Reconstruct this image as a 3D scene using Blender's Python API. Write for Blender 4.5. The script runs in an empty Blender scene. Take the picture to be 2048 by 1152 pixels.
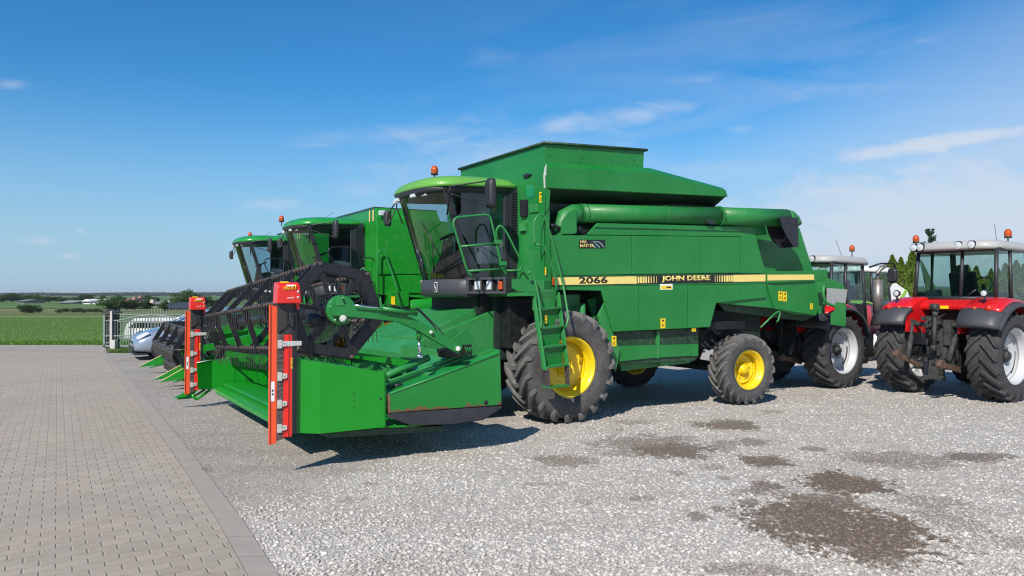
import bpy, bmesh, math, random
import numpy as np
from mathutils import Vector, Matrix, noise
R = math.radians
random.seed(7)
rng = np.random.default_rng(7)
scene = bpy.context.scene
col = scene.collection

# ------------------------------------------------------------------ camera
FPX, CAMH = 1540.0, 2.05
PITCH = math.atan(13 / FPX)
cam_data = bpy.data.cameras.new('camera')
cam_data.sensor_width = 36.0
cam_data.lens = 36.0 * FPX / 2048.0
cam_data.clip_start = 0.1
cam_data.clip_end = 12000
cam = bpy.data.objects.new('camera', cam_data)
col.objects.link(cam)
cam.location = (0, 0, CAMH)
cam.rotation_euler = (R(90) + PITCH, 0, 0)
scene.camera = cam

# ------------------------------------------------------------------ light
SUN_EL = R(39)
SUN_DIR = Vector((0.37 * math.cos(SUN_EL), 0.93 * math.cos(SUN_EL), -math.sin(SUN_EL)))   # the way the light travels
sun_data = bpy.data.lights.new('sun', 'SUN')
sun_data.energy = 5.0
sun_data.angle = R(0.5)
sun_data.color = (1.0, 0.935, 0.83)
sun = bpy.data.objects.new('sun', sun_data)
col.objects.link(sun)
sun.rotation_euler = SUN_DIR.to_track_quat('-Z', 'Y').to_euler()
sun.location = (-8, -20, 20)

world = bpy.data.worlds.new('World')
scene.world = world
world.use_nodes = True
nt = world.node_tree
nt.nodes.clear()
N = nt.nodes.new
L = nt.links.new
w_out = N('ShaderNodeOutputWorld')
w_bg = N('ShaderNodeBackground')
w_sky = N('ShaderNodeTexSky')
w_sky.sky_type = 'NISHITA'
w_sky.sun_disc = False
w_sky.sun_elevation = SUN_EL
w_sky.sun_rotation = math.atan2(-0.37, -0.93)
w_sky.altitude = 100
w_sky.air_density = 1.0
w_sky.dust_density = 0.0
w_sky.ozone_density = 3.0
w_bg.inputs[1].default_value = 0.083
L(w_bg.outputs[0], w_out.inputs[0])
# thin cirrus in the world's sky, laid out by direction
geo = N('ShaderNodeTexCoord')
sep = N('ShaderNodeSeparateXYZ'); L(geo.outputs['Generated'], sep.inputs[0])
def wm(op, a, b=None, c=None, clamp=False):
    n = N('ShaderNodeMath'); n.operation = op; n.use_clamp = clamp
    for i, v in enumerate((a, b, c)):
        if v is None: continue
        if isinstance(v, (int, float)): n.inputs[i].default_value = v
        else: L(v, n.inputs[i])
    return n.outputs[0]
zc = wm('MAXIMUM', sep.outputs[2], 0.0)
zz = wm('ADD', zc, 0.16)
cx = wm('DIVIDE', sep.outputs[0], zz)
cy = wm('DIVIDE', sep.outputs[1], zz)
# rotate / stretch so that the streaks run along one wind direction
a1 = wm('ADD', wm('MULTIPLY', cx, 0.55), wm('MULTIPLY', cy, -0.35))
a2 = wm('ADD', wm('MULTIPLY', cx, 0.9), wm('MULTIPLY', cy, 1.5))
cmb = N('ShaderNodeCombineXYZ'); L(a1, cmb.inputs[0]); L(a2, cmb.inputs[1]); cmb.inputs[2].default_value = 3.1
nz1 = N('ShaderNodeTexNoise'); L(cmb.outputs[0], nz1.inputs['Vector'])
nz1.inputs['Scale'].default_value = 1.15; nz1.inputs['Detail'].default_value = 10; nz1.inputs['Roughness'].default_value = 0.62
nz1.inputs['Distortion'].default_value = 0.5
nz2 = N('ShaderNodeTexNoise'); L(cmb.outputs[0], nz2.inputs['Vector'])
nz2.inputs['Scale'].default_value = 0.42; nz2.inputs['Detail'].default_value = 3
r1 = N('ShaderNodeMapRange'); L(nz1.outputs[0], r1.inputs[0]); r1.inputs[1].default_value = 0.46; r1.inputs[2].default_value = 0.74
r2 = N('ShaderNodeMapRange'); L(nz2.outputs[0], r2.inputs[0]); r2.inputs[1].default_value = 0.38; r2.inputs[2].default_value = 0.58
# more of it low and to the right
az = N('ShaderNodeMapRange'); L(wm('ADD', sep.outputs[0], wm('MULTIPLY', sep.outputs[2], -0.55)), az.inputs[0]); az.inputs[1].default_value = -0.42; az.inputs[2].default_value = 0.45
az.inputs[3].default_value = 0.0; az.inputs[4].default_value = 1.0
cl = wm('MULTIPLY', wm('MULTIPLY', r1.outputs[0], r2.outputs[0]), wm('MULTIPLY', az.outputs[0], 1.0), clamp=True)
veil = N('ShaderNodeMapRange'); L(wm('ADD', wm('MULTIPLY', nz2.outputs[0], 0.12), wm('SUBTRACT', wm('MULTIPLY', sep.outputs[0], 0.62), wm('MULTIPLY', sep.outputs[2], 1.1))), veil.inputs[0])
veil.inputs[1].default_value = 0.0; veil.inputs[2].default_value = 0.22; veil.inputs[3].default_value = 0; veil.inputs[4].default_value = 0.46
tot = wm('MAXIMUM', wm('MULTIPLY', cl, 0.42), wm('MULTIPLY', veil.outputs[0], wm('ADD', .55, wm('MULTIPLY', nz1.outputs[0], .9))), clamp=True)
# single wisps and puffs: (azimuth, height) of the middle, half-widths, tilt, strength
ga = wm('DIVIDE', sep.outputs[0], wm('MAXIMUM', sep.outputs[1], .05)); ge = wm('DIVIDE', sep.outputs[2], wm('MAXIMUM', sep.outputs[1], .05))
gc = N('ShaderNodeCombineXYZ'); L(wm('MULTIPLY', ga, 9), gc.inputs[0]); L(wm('MULTIPLY', ge, 26), gc.inputs[1])
gn = N('ShaderNodeTexNoise'); L(gc.outputs[0], gn.inputs['Vector']); gn.inputs['Scale'].default_value = 1.3; gn.inputs['Detail'].default_value = 9; gn.inputs['Roughness'].default_value = .62; gn.inputs['Distortion'].default_value = .8
gw = wm('MULTIPLY', wm('SUBTRACT', gn.outputs[0], .5), 3.0)
puffs = None
front = wm('GREATER_THAN', sep.outputs[1], .05)
for (px_, py_, rx_, ry_, tl_, sg_) in ((820, 268, 190, 22, .06, .34), (980, 315, 249, 70, .1, .5), (1130, 250, 95, 28, .15, .6), (1300, 222, 85, 30, .1, .55), (1370, 215, 60, 16, 0, .4), (1485, 258, 48, 14, 0, .5), (1590, 182, 170, 26, 0, .3), (1400, 160, 90, 18, 0, .25),
        (1890, 285, 300, 26, .14, .85), (1900, 450, 620, 190, .08, .8), (1130, 400, 420, 110, 0, .3), (1700, 295, 120, 12, 0, .5), (1990, 180, 90, 18, .2, .5), (1880, 75, 100, 14, .15, .3), (545, 410, 70, 14, 0, .4), (80, 480, 42, 9, 0, .45), (138, 512, 26, 7, 0, .6), (162, 463, 12, 5, 0, .5), (20, 168, 36, 9, 0, .35), (730, 378, 70, 24, 0, .3), (640, 290, 60, 8, 0, .25), (1000, 115, 80, 20, 0, .15), (20, 545, 10, 4, 0, .4), (1500, 340, 300, 40, .05, .25)):
    a0_ = (px_ - 1024) / FPX; e0_ = (589 - py_) / FPX
    da_ = wm('SUBTRACT', ga, a0_); de_ = wm('SUBTRACT', wm('SUBTRACT', ge, e0_), wm('MULTIPLY', da_, tl_))
    d2_ = wm('ADD', wm('POWER', wm('ABSOLUTE', wm('MULTIPLY', da_, FPX / rx_)), 2), wm('POWER', wm('ABSOLUTE', wm('MULTIPLY', de_, FPX / ry_)), 2))
    mr = N('ShaderNodeMapRange'); mr.interpolation_type = 'SMOOTHSTEP'; L(wm('ADD', wm('SQRT', d2_), wm('MULTIPLY', gw, .38 if rx_ > 250 else 1.0)), mr.inputs[0]); mr.inputs[1].default_value = 1.45 if rx_ <= 250 else 1.2; mr.inputs[2].default_value = -.8 if rx_ <= 250 else .25; mr.inputs[3].default_value = 0; mr.inputs[4].default_value = sg_
    puffs = mr.outputs[0] if puffs is None else wm('MAXIMUM', puffs, mr.outputs[0])
tot = wm('MAXIMUM', tot, wm('MULTIPLY', puffs, front))
mixw = N('ShaderNodeMix'); mixw.data_type = 'RGBA'
L(tot, mixw.inputs[0])
hs = N('ShaderNodeHueSaturation'); hs.inputs['Saturation'].default_value = 1.12; hs.inputs['Value'].default_value = 1.0
L(w_sky.outputs[0], hs.inputs['Color'])
tint = N('ShaderNodeMix'); tint.data_type = 'RGBA'; tint.blend_type = 'MULTIPLY'; tint.inputs[0].default_value = 1
L(hs.outputs[0], tint.inputs[6]); tint.inputs[7].default_value = (.40, 1.08, 1.40, 1)
# pale blue air towards the horizon
hz_ = N('ShaderNodeMapRange'); hz_.interpolation_type = 'SMOOTHERSTEP'; L(sep.outputs[2], hz_.inputs[0]); hz_.inputs[1].default_value = -.05; hz_.inputs[2].default_value = .30; hz_.inputs[3].default_value = .95; hz_.inputs[4].default_value = 0
low = N('ShaderNodeMix'); low.data_type = 'RGBA'; L(hz_.outputs[0], low.inputs[0]); L(tint.outputs[2], low.inputs[6]); low.inputs[7].default_value = (4.5, 6.2, 7.9, 1)
L(low.outputs[2], mixw.inputs[6])
mixw.inputs[7].default_value = (7.6, 8.2, 9.3, 1)
L(mixw.outputs[2], w_bg.inputs[0])

scene.view_settings.view_transform = 'Standard'
scene.view_settings.look = 'None'
scene.view_settings.exposure = 0.12
scene.view_settings.gamma = 1.0
scene.cycles.max_bounces = 8
scene.cycles.transparent_max_bounces = 16
scene.cycles.use_denoising = True
scene.cycles.filter_width = 1.15

# ------------------------------------------------------------------ frames
TH = R(30.7)
CT, ST = math.cos(TH), math.sin(TH)
W0 = (0.958, 12.19)
class Frame:
    """A ground frame: x runs along a machine (away to the right), y across it (away to the left)."""
    def __init__(s, X, Y, ang):
        s.X, s.Y, s.c, s.s, s.ang = X, Y, math.cos(ang), math.sin(ang), ang
    def world(s, u, v, z=0): return Vector((s.X + s.c * u - s.s * v, s.Y + s.s * u + s.c * v, z))
    def ray(s, px, py):
        x = (px - 1024) / FPX; y = (576 - py) / FPX
        return (x, math.cos(PITCH) - y * math.sin(PITCH), y * math.cos(PITCH) + math.sin(PITCH))
    def at(s, t, d):
        X = d[0] * t - s.X; Y = d[1] * t - s.Y
        return Vector((s.c * X + s.s * Y, -s.s * X + s.c * Y, CAMH + d[2] * t))
    def pv(s, px, py, v):        # point of the plane y = v seen at that place of the photograph
        d = s.ray(px, py); t = (v - s.s * s.X + s.c * s.Y) / (-s.s * d[0] + s.c * d[1]); return s.at(t, d)
    def pu(s, px, py, u):
        d = s.ray(px, py); t = (u + s.c * s.X + s.s * s.Y) / (s.c * d[0] + s.s * d[1]); return s.at(t, d)
    def sub(s, u, v, dang=0):
        w = s.world(u, v); return Frame(w.x, w.y, s.ang + dang)
F1 = Frame(W0[0], W0[1], TH)
F2 = F1.sub(0.04, 7.75)
F3 = F1.sub(0.10, 14.6)

# ------------------------------------------------------------------ object helpers
def link(name, me, mat=None, parent=None, loc=None, rot=None):
    o = bpy.data.objects.new(name, me); col.objects.link(o)
    if mat is not None and me is not None: me.materials.append(mat)
    if parent is not None: o.parent = parent
    if loc is not None: o.location = loc
    if rot is not None: o.rotation_euler = rot
    return o
def tag(o, label=None, cat=None, group=None, kind=None):
    if label: o['label'] = label
    if cat: o['category'] = cat
    if group: o['group'] = group
    if kind: o['kind'] = kind
    return o
def thing(name, label, cat, loc=(0, 0, 0), rz=0.0, group=None):
    o = bpy.data.objects.new(name, None); col.objects.link(o)
    o.empty_display_size = 0.2
    o.location = loc; o.rotation_euler = (0, 0, rz)
    return tag(o, label, cat, group)
def kids(o): return [c for c in bpy.data.objects if c.parent == o]
def copy_tree(o, parent=None, kidmap=None):
    if kidmap is None:
        kidmap = {}
        for x in bpy.data.objects:
            if x.parent: kidmap.setdefault(x.parent.name, []).append(x)
    c = o.copy(); col.objects.link(c); c.parent = parent
    for ch in kidmap.get(o.name, []): copy_tree(ch, c, kidmap)
    return c

class MB:
    def __init__(s): s.v = []; s.f = []; s.sm = []; s.split = None
    def add(s, vs, fs, smooth=False):
        b = len(s.v); s.v += [tuple(p) for p in vs]
        for f in fs: s.f.append([b + i for i in f]); s.sm.append(smooth)
        return s
    def box(s, c, d, rot=None):
        vs = []
        for x in (-.5, .5):
            for y in (-.5, .5):
                for z in (-.5, .5):
                    p = Vector((x * d[0], y * d[1], z * d[2]))
                    if rot is not None: p = rot @ p
                    vs.append(p + Vector(c))
        return s.add(vs, [(0, 1, 3, 2), (4, 6, 7, 5), (0, 4, 5, 1), (2, 3, 7, 6), (0, 2, 6, 4), (1, 5, 7, 3)])
    def bb(s, a, b): return s.box([(a[i] + b[i]) / 2 for i in range(3)], [abs(b[i] - a[i]) for i in range(3)])
    def prism(s, pts, vec):
        n = len(pts); pts = [Vector(p) for p in pts]; vec = Vector(vec)
        vs = pts + [p + vec for p in pts]
        fs = [list(range(n)), list(range(2 * n - 1, n - 1, -1))]
        for i in range(n): fs.append((i, n + i, n + (i + 1) % n, (i + 1) % n))
        return s.add(vs, fs)
    def hull(s, pts):
        bm = bmesh.new()
        for p in pts: bm.verts.new(p)
        bmesh.ops.convex_hull(bm, input=bm.verts)
        bmesh.ops.dissolve_limit(bm, angle_limit=R(1.0), verts=bm.verts, edges=bm.edges)
        bm.verts.index_update()
        lone = [v for v in bm.verts if not v.link_faces]
        for v in lone: bm.verts.remove(v)
        bm.verts.index_update()
        s.add([v.co.copy() for v in bm.verts], [[v.index for v in f.verts] for f in bm.faces]); bm.free()
        return s
    def tube(s, pts, r, n=10, bend=0.0, closed=False, cap=True):
        pts = [Vector(p) for p in pts]
        if bend > 0 and len(pts) > 2:
            q = [] if closed else [pts[0]]
            rngi = range(len(pts)) if closed else range(1, len(pts) - 1)
            for i in rngi:
                a, b, c = pts[i - 1], pts[i], pts[(i + 1) % len(pts)]
                d1 = (a - b); d2 = (c - b); k = min(bend, d1.length * .45, d2.length * .45)
                p0 = b + d1.normalized() * k; p2 = b + d2.normalized() * k
                for t in (0, .25, .5, .75, 1): q.append(p0 * (1 - t) ** 2 + b * 2 * t * (1 - t) + p2 * t * t)
            if not closed: q.append(pts[-1])
            pts = q
        m = len(pts); rings = []
        ref = None
        for i in range(m):
            if closed: t = pts[(i + 1) % m] - pts[i - 1]
            else: t = pts[min(i + 1, m - 1)] - pts[max(i - 1, 0)]
            t.normalize()
            if ref is None:
                ref = Vector((0, 0, 1)) if abs(t.z) < .9 else Vector((1, 0, 0))
            ref = (ref - t * ref.dot(t)).normalized()
            bi = t.cross(ref)
            rr = r[i] if isinstance(r, (list, tuple)) and len(r) == m else (r if not isinstance(r, (list, tuple)) else r[0] + (r[1] - r[0]) * i / (m - 1))
            rings.append([pts[i] + (ref * math.cos(2 * math.pi * k / n) + bi * math.sin(2 * math.pi * k / n)) * rr for k in range(n)])
        vs = [p for rg in rings for p in rg]; fs = []
        for i in range(m if closed else m - 1):
            j = (i + 1) % m
            for k in range(n): fs.append((i * n + k, i * n + (k + 1) % n, j * n + (k + 1) % n, j * n + k))
        s.add(vs, fs, True)
        if cap and not closed:
            b = len(s.v) - len(vs)
            s.f.append([b + k for k in range(n - 1, -1, -1)]); s.sm.append(False)
            s.f.append([b + (m - 1) * n + k for k in range(n)]); s.sm.append(False)
        return s
    def lathe(s, prof, c=(0, 0, 0), n=48, axis='Y', smooth=True, closed=False):
        c = Vector(c); vs = []; fs = []; m = len(prof)
        for (r, y) in prof:
            for k in range(n):
                a = 2 * math.pi * k / n
                if axis == 'Y': p = Vector((r * math.cos(a), y, r * math.sin(a)))
                elif axis == 'Z': p = Vector((r * math.cos(a), r * math.sin(a), y))
                else: p = Vector((y, r * math.cos(a), r * math.sin(a)))
                vs.append(c + p)
        for i in range(m if closed else m - 1):
            j = (i + 1) % m
            for k in range(n): fs.append((i * n + k, i * n + (k + 1) % n, j * n + (k + 1) % n, j * n + k))
        return s.add(vs, fs, smooth)
    def loft(s, rings, closed_ring=True, smooth=True, cap=True):
        n = len(rings[0]); vs = [p for r in rings for p in r]; fs = []
        for i in range(len(rings) - 1):
            for k in range(n if closed_ring else n - 1): fs.append((i * n + k, i * n + (k + 1) % n, (i + 1) * n + (k + 1) % n, (i + 1) * n + k))
        s.add(vs, fs, smooth)
        if cap and closed_ring:
            b = len(s.v) - len(vs)
            s.f.append([b + k for k in range(n - 1, -1, -1)]); s.sm.append(False)
            s.f.append([b + (len(rings) - 1) * n + k for k in range(n)]); s.sm.append(False)
        return s
    def build(s, name, mat, parent=None, bevel=0.0, loc=None, rot=None, label=None, subsurf=0, weight=True):
        bm = bmesh.new()
        vv = [bm.verts.new(p) for p in s.v]
        for k_, (f, sm) in enumerate(zip(s.f, s.sm)):
            try:
                fc = bm.faces.new([vv[i] for i in f]); fc.smooth = sm
                if s.split is not None and k_ >= s.split: fc.material_index = 1
            except ValueError: pass
        bm.faces.ensure_lookup_table()
        bmesh.ops.recalc_face_normals(bm, faces=bm.faces)
        big = [f for f in bm.faces if len(f.verts) > 4]
        if big: bmesh.ops.triangulate(bm, faces=big, ngon_method='EAR_CLIP')
        me = bpy.data.meshes.new(name); bm.to_mesh(me); bm.free()
        o = link(name, me, mat, parent, loc, rot)
        if bevel > 0:
            m = o.modifiers.new('bevel', 'BEVEL'); m.width = bevel; m.segments = 2; m.limit_method = 'ANGLE'; m.angle_limit = R(35)
            m.harden_normals = False
        if subsurf:
            m = o.modifiers.new('subsurf', 'SUBSURF'); m.levels = subsurf; m.render_levels = subsurf
        if label: o['label'] = label
        return o

# ------------------------------------------------------------------ materials
def new_mat(name):
    m = bpy.data.materials.new(name); m.use_nodes = True
    n = m.node_tree.nodes; n.clear()
    out = n.new('ShaderNodeOutputMaterial'); b = n.new('ShaderNodeBsdfPrincipled')
    m.node_tree.links.new(b.outputs[0], out.inputs[0])
    return m, m.node_tree, b
def srgb(r, g, b):
    f = lambda c: (c / 255 / 12.92) if c / 255 <= 0.04045 else ((c / 255 + 0.055) / 1.055) ** 2.4
    return (f(r), f(g), f(b), 1)
def ramp(nt, src, stops, interp='LINEAR'):
    r = nt.nodes.new('ShaderNodeValToRGB'); r.color_ramp.interpolation = interp
    el = r.color_ramp.elements
    while len(el) < len(stops): el.new(0.5)
    for e, (p, c) in zip(el, stops): e.position = p; e.color = c if len(c) == 4 else (*c, 1)
    nt.links.new(src, r.inputs[0]); return r.outputs[0]
def noise_tex(nt, scale, detail=4, rough=.5, vec=None, dist=0):
    n = nt.nodes.new('ShaderNodeTexNoise'); n.inputs['Scale'].default_value = scale; n.inputs['Detail'].default_value = detail
    n.inputs['Roughness'].default_value = rough; n.inputs['Distortion'].default_value = dist
    if vec is None:
        tc = nt.nodes.new('ShaderNodeTexCoord'); vec = tc.outputs['Object']
    nt.links.new(vec, n.inputs['Vector']); return n.outputs[0]
def mixc(nt, fac, a, b, mode='MIX'):
    m = nt.nodes.new('ShaderNodeMix'); m.data_type = 'RGBA'; m.blend_type = mode
    if isinstance(fac, (int, float)): m.inputs[0].default_value = fac
    else: nt.links.new(fac, m.inputs[0])
    for i, v in ((6, a), (7, b)):
        if isinstance(v, tuple): m.inputs[i].default_value = v if len(v) == 4 else (*v, 1)
        else: nt.links.new(v, m.inputs[i])
    return m.outputs[2]
def mth(nt, op, a, b=None, clamp=False):
    n = nt.nodes.new('ShaderNodeMath'); n.operation = op; n.use_clamp = clamp
    for i, v in enumerate((a, b)):
        if v is None: continue
        if isinstance(v, (int, float)): n.inputs[i].default_value = v
        else: nt.links.new(v, n.inputs[i])
    return n.outputs[0]
def maprange(nt, v, a, b, c=0.0, d=1.0):
    n = nt.nodes.new('ShaderNodeMapRange'); nt.links.new(v, n.inputs[0])
    for i, x in enumerate((a, b, c, d)): n.inputs[i + 1].default_value = x
    return n.outputs[0]
def bump(nt, b, h, strength=.3, dist=.01):
    n = nt.nodes.new('ShaderNodeBump'); n.inputs['Strength'].default_value = strength; n.inputs['Distance'].default_value = dist
    nt.links.new(h, n.inputs['Height']); nt.links.new(n.outputs[0], b.inputs['Normal'])
def paint(name, c, rough=.35, coat=.3, fade=(1.25, 1.15, 1.2), wear=.4, metal=0, dents=.08, dust=.14):
    """weathered machine paint: faded clouds, dust film, fine orange peel and shallow dents"""
    m, t, b = new_mat(name)
    n1 = noise_tex(t, 1.1, 5, .6); n2 = noise_tex(t, 14, 6, .65)
    c2 = tuple(min(1, c[i] * fade[i] + .01) for i in range(3))
    base = mixc(t, maprange(t, n1, .35, .7, 0, wear * 1.6), c, c2)
    base = mixc(t, maprange(t, n2, .5, .78, 0, dust), base, (.30, .29, .24))
    t.links.new(base, b.inputs['Base Color'])
    t.links.new(maprange(t, n2, .3, .7, rough - .08, rough + .14), b.inputs['Roughness'])
    b.inputs['Coat Weight'].default_value = coat; b.inputs['Coat Roughness'].default_value = .18; b.inputs['Metallic'].default_value = metal
    bump(t, b, noise_tex(t, 2.6, 2, .4), dents, .03)
    return m
def plain(name, c, rough=.5, metal=0, var=.15, scale=20, bmp=.1):
    m, t, b = new_mat(name)
    n = noise_tex(t, scale, 5, .6)
    base = mixc(t, maprange(t, n, .3, .7), tuple(x * (1 - var) for x in c[:3]), tuple(min(1, x * (1 + var) + .004) for x in c[:3]))
    t.links.new(base, b.inputs['Base Color']); b.inputs['Roughness'].default_value = rough; b.inputs['Metallic'].default_value = metal
    if bmp: bump(t, b, n, bmp, .004)
    return m
G_TUBE = paint('faded_green_tube_paint', (.005, .165, .024), .48, .05, (2.4, 1.22, 1.7), .5, dust=.15)
G_OLD = paint('faded_green_paint', (.005, .178, .024), .38, .14, (2.6, 1.22, 1.8), .45, dust=.09)
G_BODY2 = paint('green_paint', (.004, .225, .010), .32, .2, (1.6, 1.15, 1.6), .35)
G_NEW = paint('fresh_green_paint', (.003, .25, .009), .32, .15, (1.5, 1.2, 1.5), .2, dust=.04)
G_ROOF = paint('pale_green_roof_paint', (.12, .36, .05), .4, .2, (1.2, 1.1, 1.2), .3)
G_ROOF2 = paint('green_roof_paint', (.012, .26, .03), .3, .5, (1.4, 1.1, 1.4), .3)
G_DARK = paint('shade_darkened_green_paint', (.006, .042, .014), .5, .1, (1.3, 1.2, 1.2), .4, dust=.3)  # dark green, lowered further so undersides carry their shade in the colour
G_GRIME_SHADE = plain('shade_darkened_grimy_chassis', (.008, .022, .014), .7, 0, .5, 8, .3)  # grimy green, blackened so the shade under the body is in the colour
G_STEP = paint('worn_green_paint', (.014, .20, .036), .42, .1, (1.8, 1.2, 1.6), .6, dust=.18)
YEL = paint('yellow_rim_paint', (.80, .56, .0), .38, .3, (1.0, 1.0, 1.0), .2, dust=.3)
RED = paint('red_paint', (.72, .02, .012), .32, .4, (1.0, 1.3, 1.2), .15, dust=.06)
ORANGE = paint('orange_red_paint', (.86, .085, .02), .38, .3, (1.0, 1.2, 1.1), .2, dust=.05)
REDTR = paint('tractor_red_paint', (.62, .006, .008), .28, .7, (1.0, 1.2, 1.2), .1, dust=.08)
BLK = plain('black_painted_steel', (.013, .013, .017), .38, 0, .3, 9, .05)
BLKP = plain('black_plastic', (.022, .023, .028), .5, 0, .2, 30, .15)
GREYP = plain('dark_grey_plastic', (.05, .052, .058), .5, 0, .15, 30, .15)
RUBBER = None
STEEL = plain('galvanised_steel', (.62, .61, .56), .4, .3, .2, 40, .1)
CHROME = plain('polished_rod', (.8, .8, .82), .12, 1, .05, 10, 0)
RUSTY = plain('rusty_brown_pipe', (.12, .085, .075), .6, .2, .5, 25, .3)
TINE = plain('spring_wire', (.10, .09, .088), .5, .6, .3, 30, 0)
WHITEP = paint('white_paint', (.72, .72, .70), .35, .4, (1, 1, 1), .1, dust=.2)
ROOFW = paint('light_grey_roof_plastic', (.40, .40, .385), .45, .2, (1.1, 1.1, 1.1), .2, dust=.2)
SILV = paint('silver_rim_paint', (.50, .51, .53), .3, .3, (1.05, 1.05, 1.05), .2, dust=.15)
DECY = plain('yellow_decal', (.86, .64, .20), .4, 0, .06, 10, 0)
DECYB = plain('warning_yellow', (.9, .62, .01), .4, 0, .06, 10, 0)
DECB = plain('black_decal', (.012, .012, .014), .35, 0, .1, 10, 0)
DECC = plain('cream_decal', (.84, .66, .20), .4, 0, .05, 10, 0)
DECW = plain('white_decal', (.8, .8, .8), .4, 0, .05, 10, 0)
LAMPG = plain('lamp_glass', (.75, .77, .78), .08, .3, .1, 60, .3)
AMBER = plain('amber_lens', (.50, .07, .008), .15, 0, .2, 50, .2)
REDL = plain('red_lens', (.55, .02, .01), .15, 0, .2, 50, .2)
DUSTG = plain('dusty_dark_metal', (.045, .047, .045), .7, .2, .5, 12, .5)
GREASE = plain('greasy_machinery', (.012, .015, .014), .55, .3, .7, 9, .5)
MIRR = plain('mirror_glass', (.7, .72, .75), .03, 1, .02, 5, 0)
def rubber(name, c, dust, mud=.55):
    m, t, b = new_mat(name)
    n = noise_tex(t, 7, 6, .65); n2 = noise_tex(t, 60, 3, .6)
    base = mixc(t, maprange(t, n, .35, .7), c, dust)
    base = mixc(t, maprange(t, n2, .45, .75, 0, .45), base, (.16, .15, .145)); base = mixc(t, maprange(t, noise_tex(t, 2.3, 6, .7), .52, .72, 0, mud), base, (.17, .145, .115))
    t.links.new(base, b.inputs['Base Color']); b.inputs['Roughness'].default_value = .78
    bump(t, b, n2, .35, .006); return m
RUB_DUSTY = rubber('dusty_tyre_rubber', (.040, .039, .040), (.088, .085, .084))
RUB_LUG = rubber('dusty_tread_rubber', (.085, .082, .080), (.16, .155, .148))
RUB_DARK = rubber('dark_tyre_rubber', (.020, .020, .022), (.045, .044, .045), .15)
def glass(name, tint, spec=1.0):
    m = bpy.data.materials.new(name); m.use_nodes = True; t = m.node_tree; t.nodes.clear()
    o = t.nodes.new('ShaderNodeOutputMaterial'); mx = t.nodes.new('ShaderNodeMixShader')
    tr = t.nodes.new('ShaderNodeBsdfTransparent'); tr.inputs[0].default_value = (*tint, 1)
    gl = t.nodes.new('ShaderNodeBsdfGlossy'); gl.inputs['Roughness'].default_value = .02; gl.inputs[0].default_value = (spec, spec, spec, 1)
    fr = t.nodes.new('ShaderNodeFresnel'); fr.inputs[0].default_value = 1.5
    n = noise_tex(t, 3, 3); add = mth(t, 'ADD', fr.outputs[0], maprange(t, n, .3, .8, 0, .05), True)
    t.links.new(add, mx.inputs[0]); t.links.new(tr.outputs[0], mx.inputs[1]); t.links.new(gl.outputs[0], mx.inputs[2]); t.links.new(mx.outputs[0], o.inputs[0])
    return m
GLASS = glass('tinted_cab_glass', (.66, .80, .76))
GLASSD = glass('dark_cab_glass', (.56, .68, .74))
GLASSC = glass('car_glass', (.2, .25, .3))
GLASSH = glass('house_glass', (.08, .1, .12))

# ------------------------------------------------------------------ text and decals
def text(body, a, b, h, mat, parent, name='lettering', up=(0, 0, 1), bold=.0, fit=None, depth=.003, shear=0):
    """letters from local point a towards b, of height h, standing proud of the surface behind them"""
    cu = bpy.data.curves.new(name, 'FONT'); cu.body = body; cu.size = 1.0; cu.offset = bold; cu.extrude = .0; cu.shear = shear; cu.resolution_u = 3
    o = bpy.data.objects.new(name, cu); col.objects.link(o)
    dg = bpy.context.evaluated_depsgraph_get(); dg.update()
    me = bpy.data.meshes.new_from_object(o.evaluated_get(dg))
    bpy.data.objects.remove(o); bpy.data.curves.remove(cu)
    a = Vector(a); b = Vector(b); xd = (b - a); wid = xd.length; xd.normalize(); up = Vector(up)
    up = (up - xd * up.dot(xd)).normalized(); nrm = xd.cross(up)
    xs = [v.co.x for v in me.vertices]; ys = [v.co.y for v in me.vertices]
    x0, x1, y0, y1 = min(xs), max(xs), min(ys), max(ys)
    sx = wid / (x1 - x0); sy = h / (y1 - y0)
    bm = bmesh.new(); bm.from_mesh(me)
    for v in bm.verts: v.co = a + xd * ((v.co.x - x0) * sx) + up * ((v.co.y - y0) * sy) + nrm * depth
    r = bmesh.ops.extrude_face_region(bm, geom=bm.faces[:])
    for e in r['geom']:
        if isinstance(e, bmesh.types.BMVert): e.co -= nrm * (depth * .9)
    bmesh.ops.recalc_face_normals(bm, faces=bm.faces)
    me2 = bpy.data.meshes.new(name); bm.to_mesh(me2); bm.free(); bpy.data.meshes.remove(me)
    return link(name, me2, mat, parent)
def sticker(F, parent, x0, y0, x1, y1, v, name='warning_sticker', mat=None, marks=2, nrm=(0, -1, 0), plane='v'):
    mat = mat or DECYB
    g = (F.pv if plane == 'v' else F.pu)
    pts = [g(*p, v) for p in ((x0, y0), (x1, y0), (x1, y1), (x0, y1))]
    st = MB().prism(pts, Vector(nrm) * .003).build(name, mat, parent)
    n = Vector(nrm) * .004
    mk = MB(); a, b, c, d = pts
    def q(s, t): return a + (b - a) * s + (d - a) * t + n
    for i in range(marks):
        t0 = (i + .12) / marks; t1 = (i + .62) / marks
        if i % 2 == 0: mk.prism([q(.5, t0), q(.82, t1), q(.18, t1)], Vector(nrm) * .001)
        else:
            for k in range(3):
                tt = t0 + (t1 - t0) * k / 2.4; mk.prism([q(.2, tt), q(.8 - .2 * (k % 2), tt), q(.8 - .2 * (k % 2), tt + .05), q(.2, tt + .05)], Vector(nrm) * .001)
    mk.build('pictogram', DECB, st)
    return st

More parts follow.
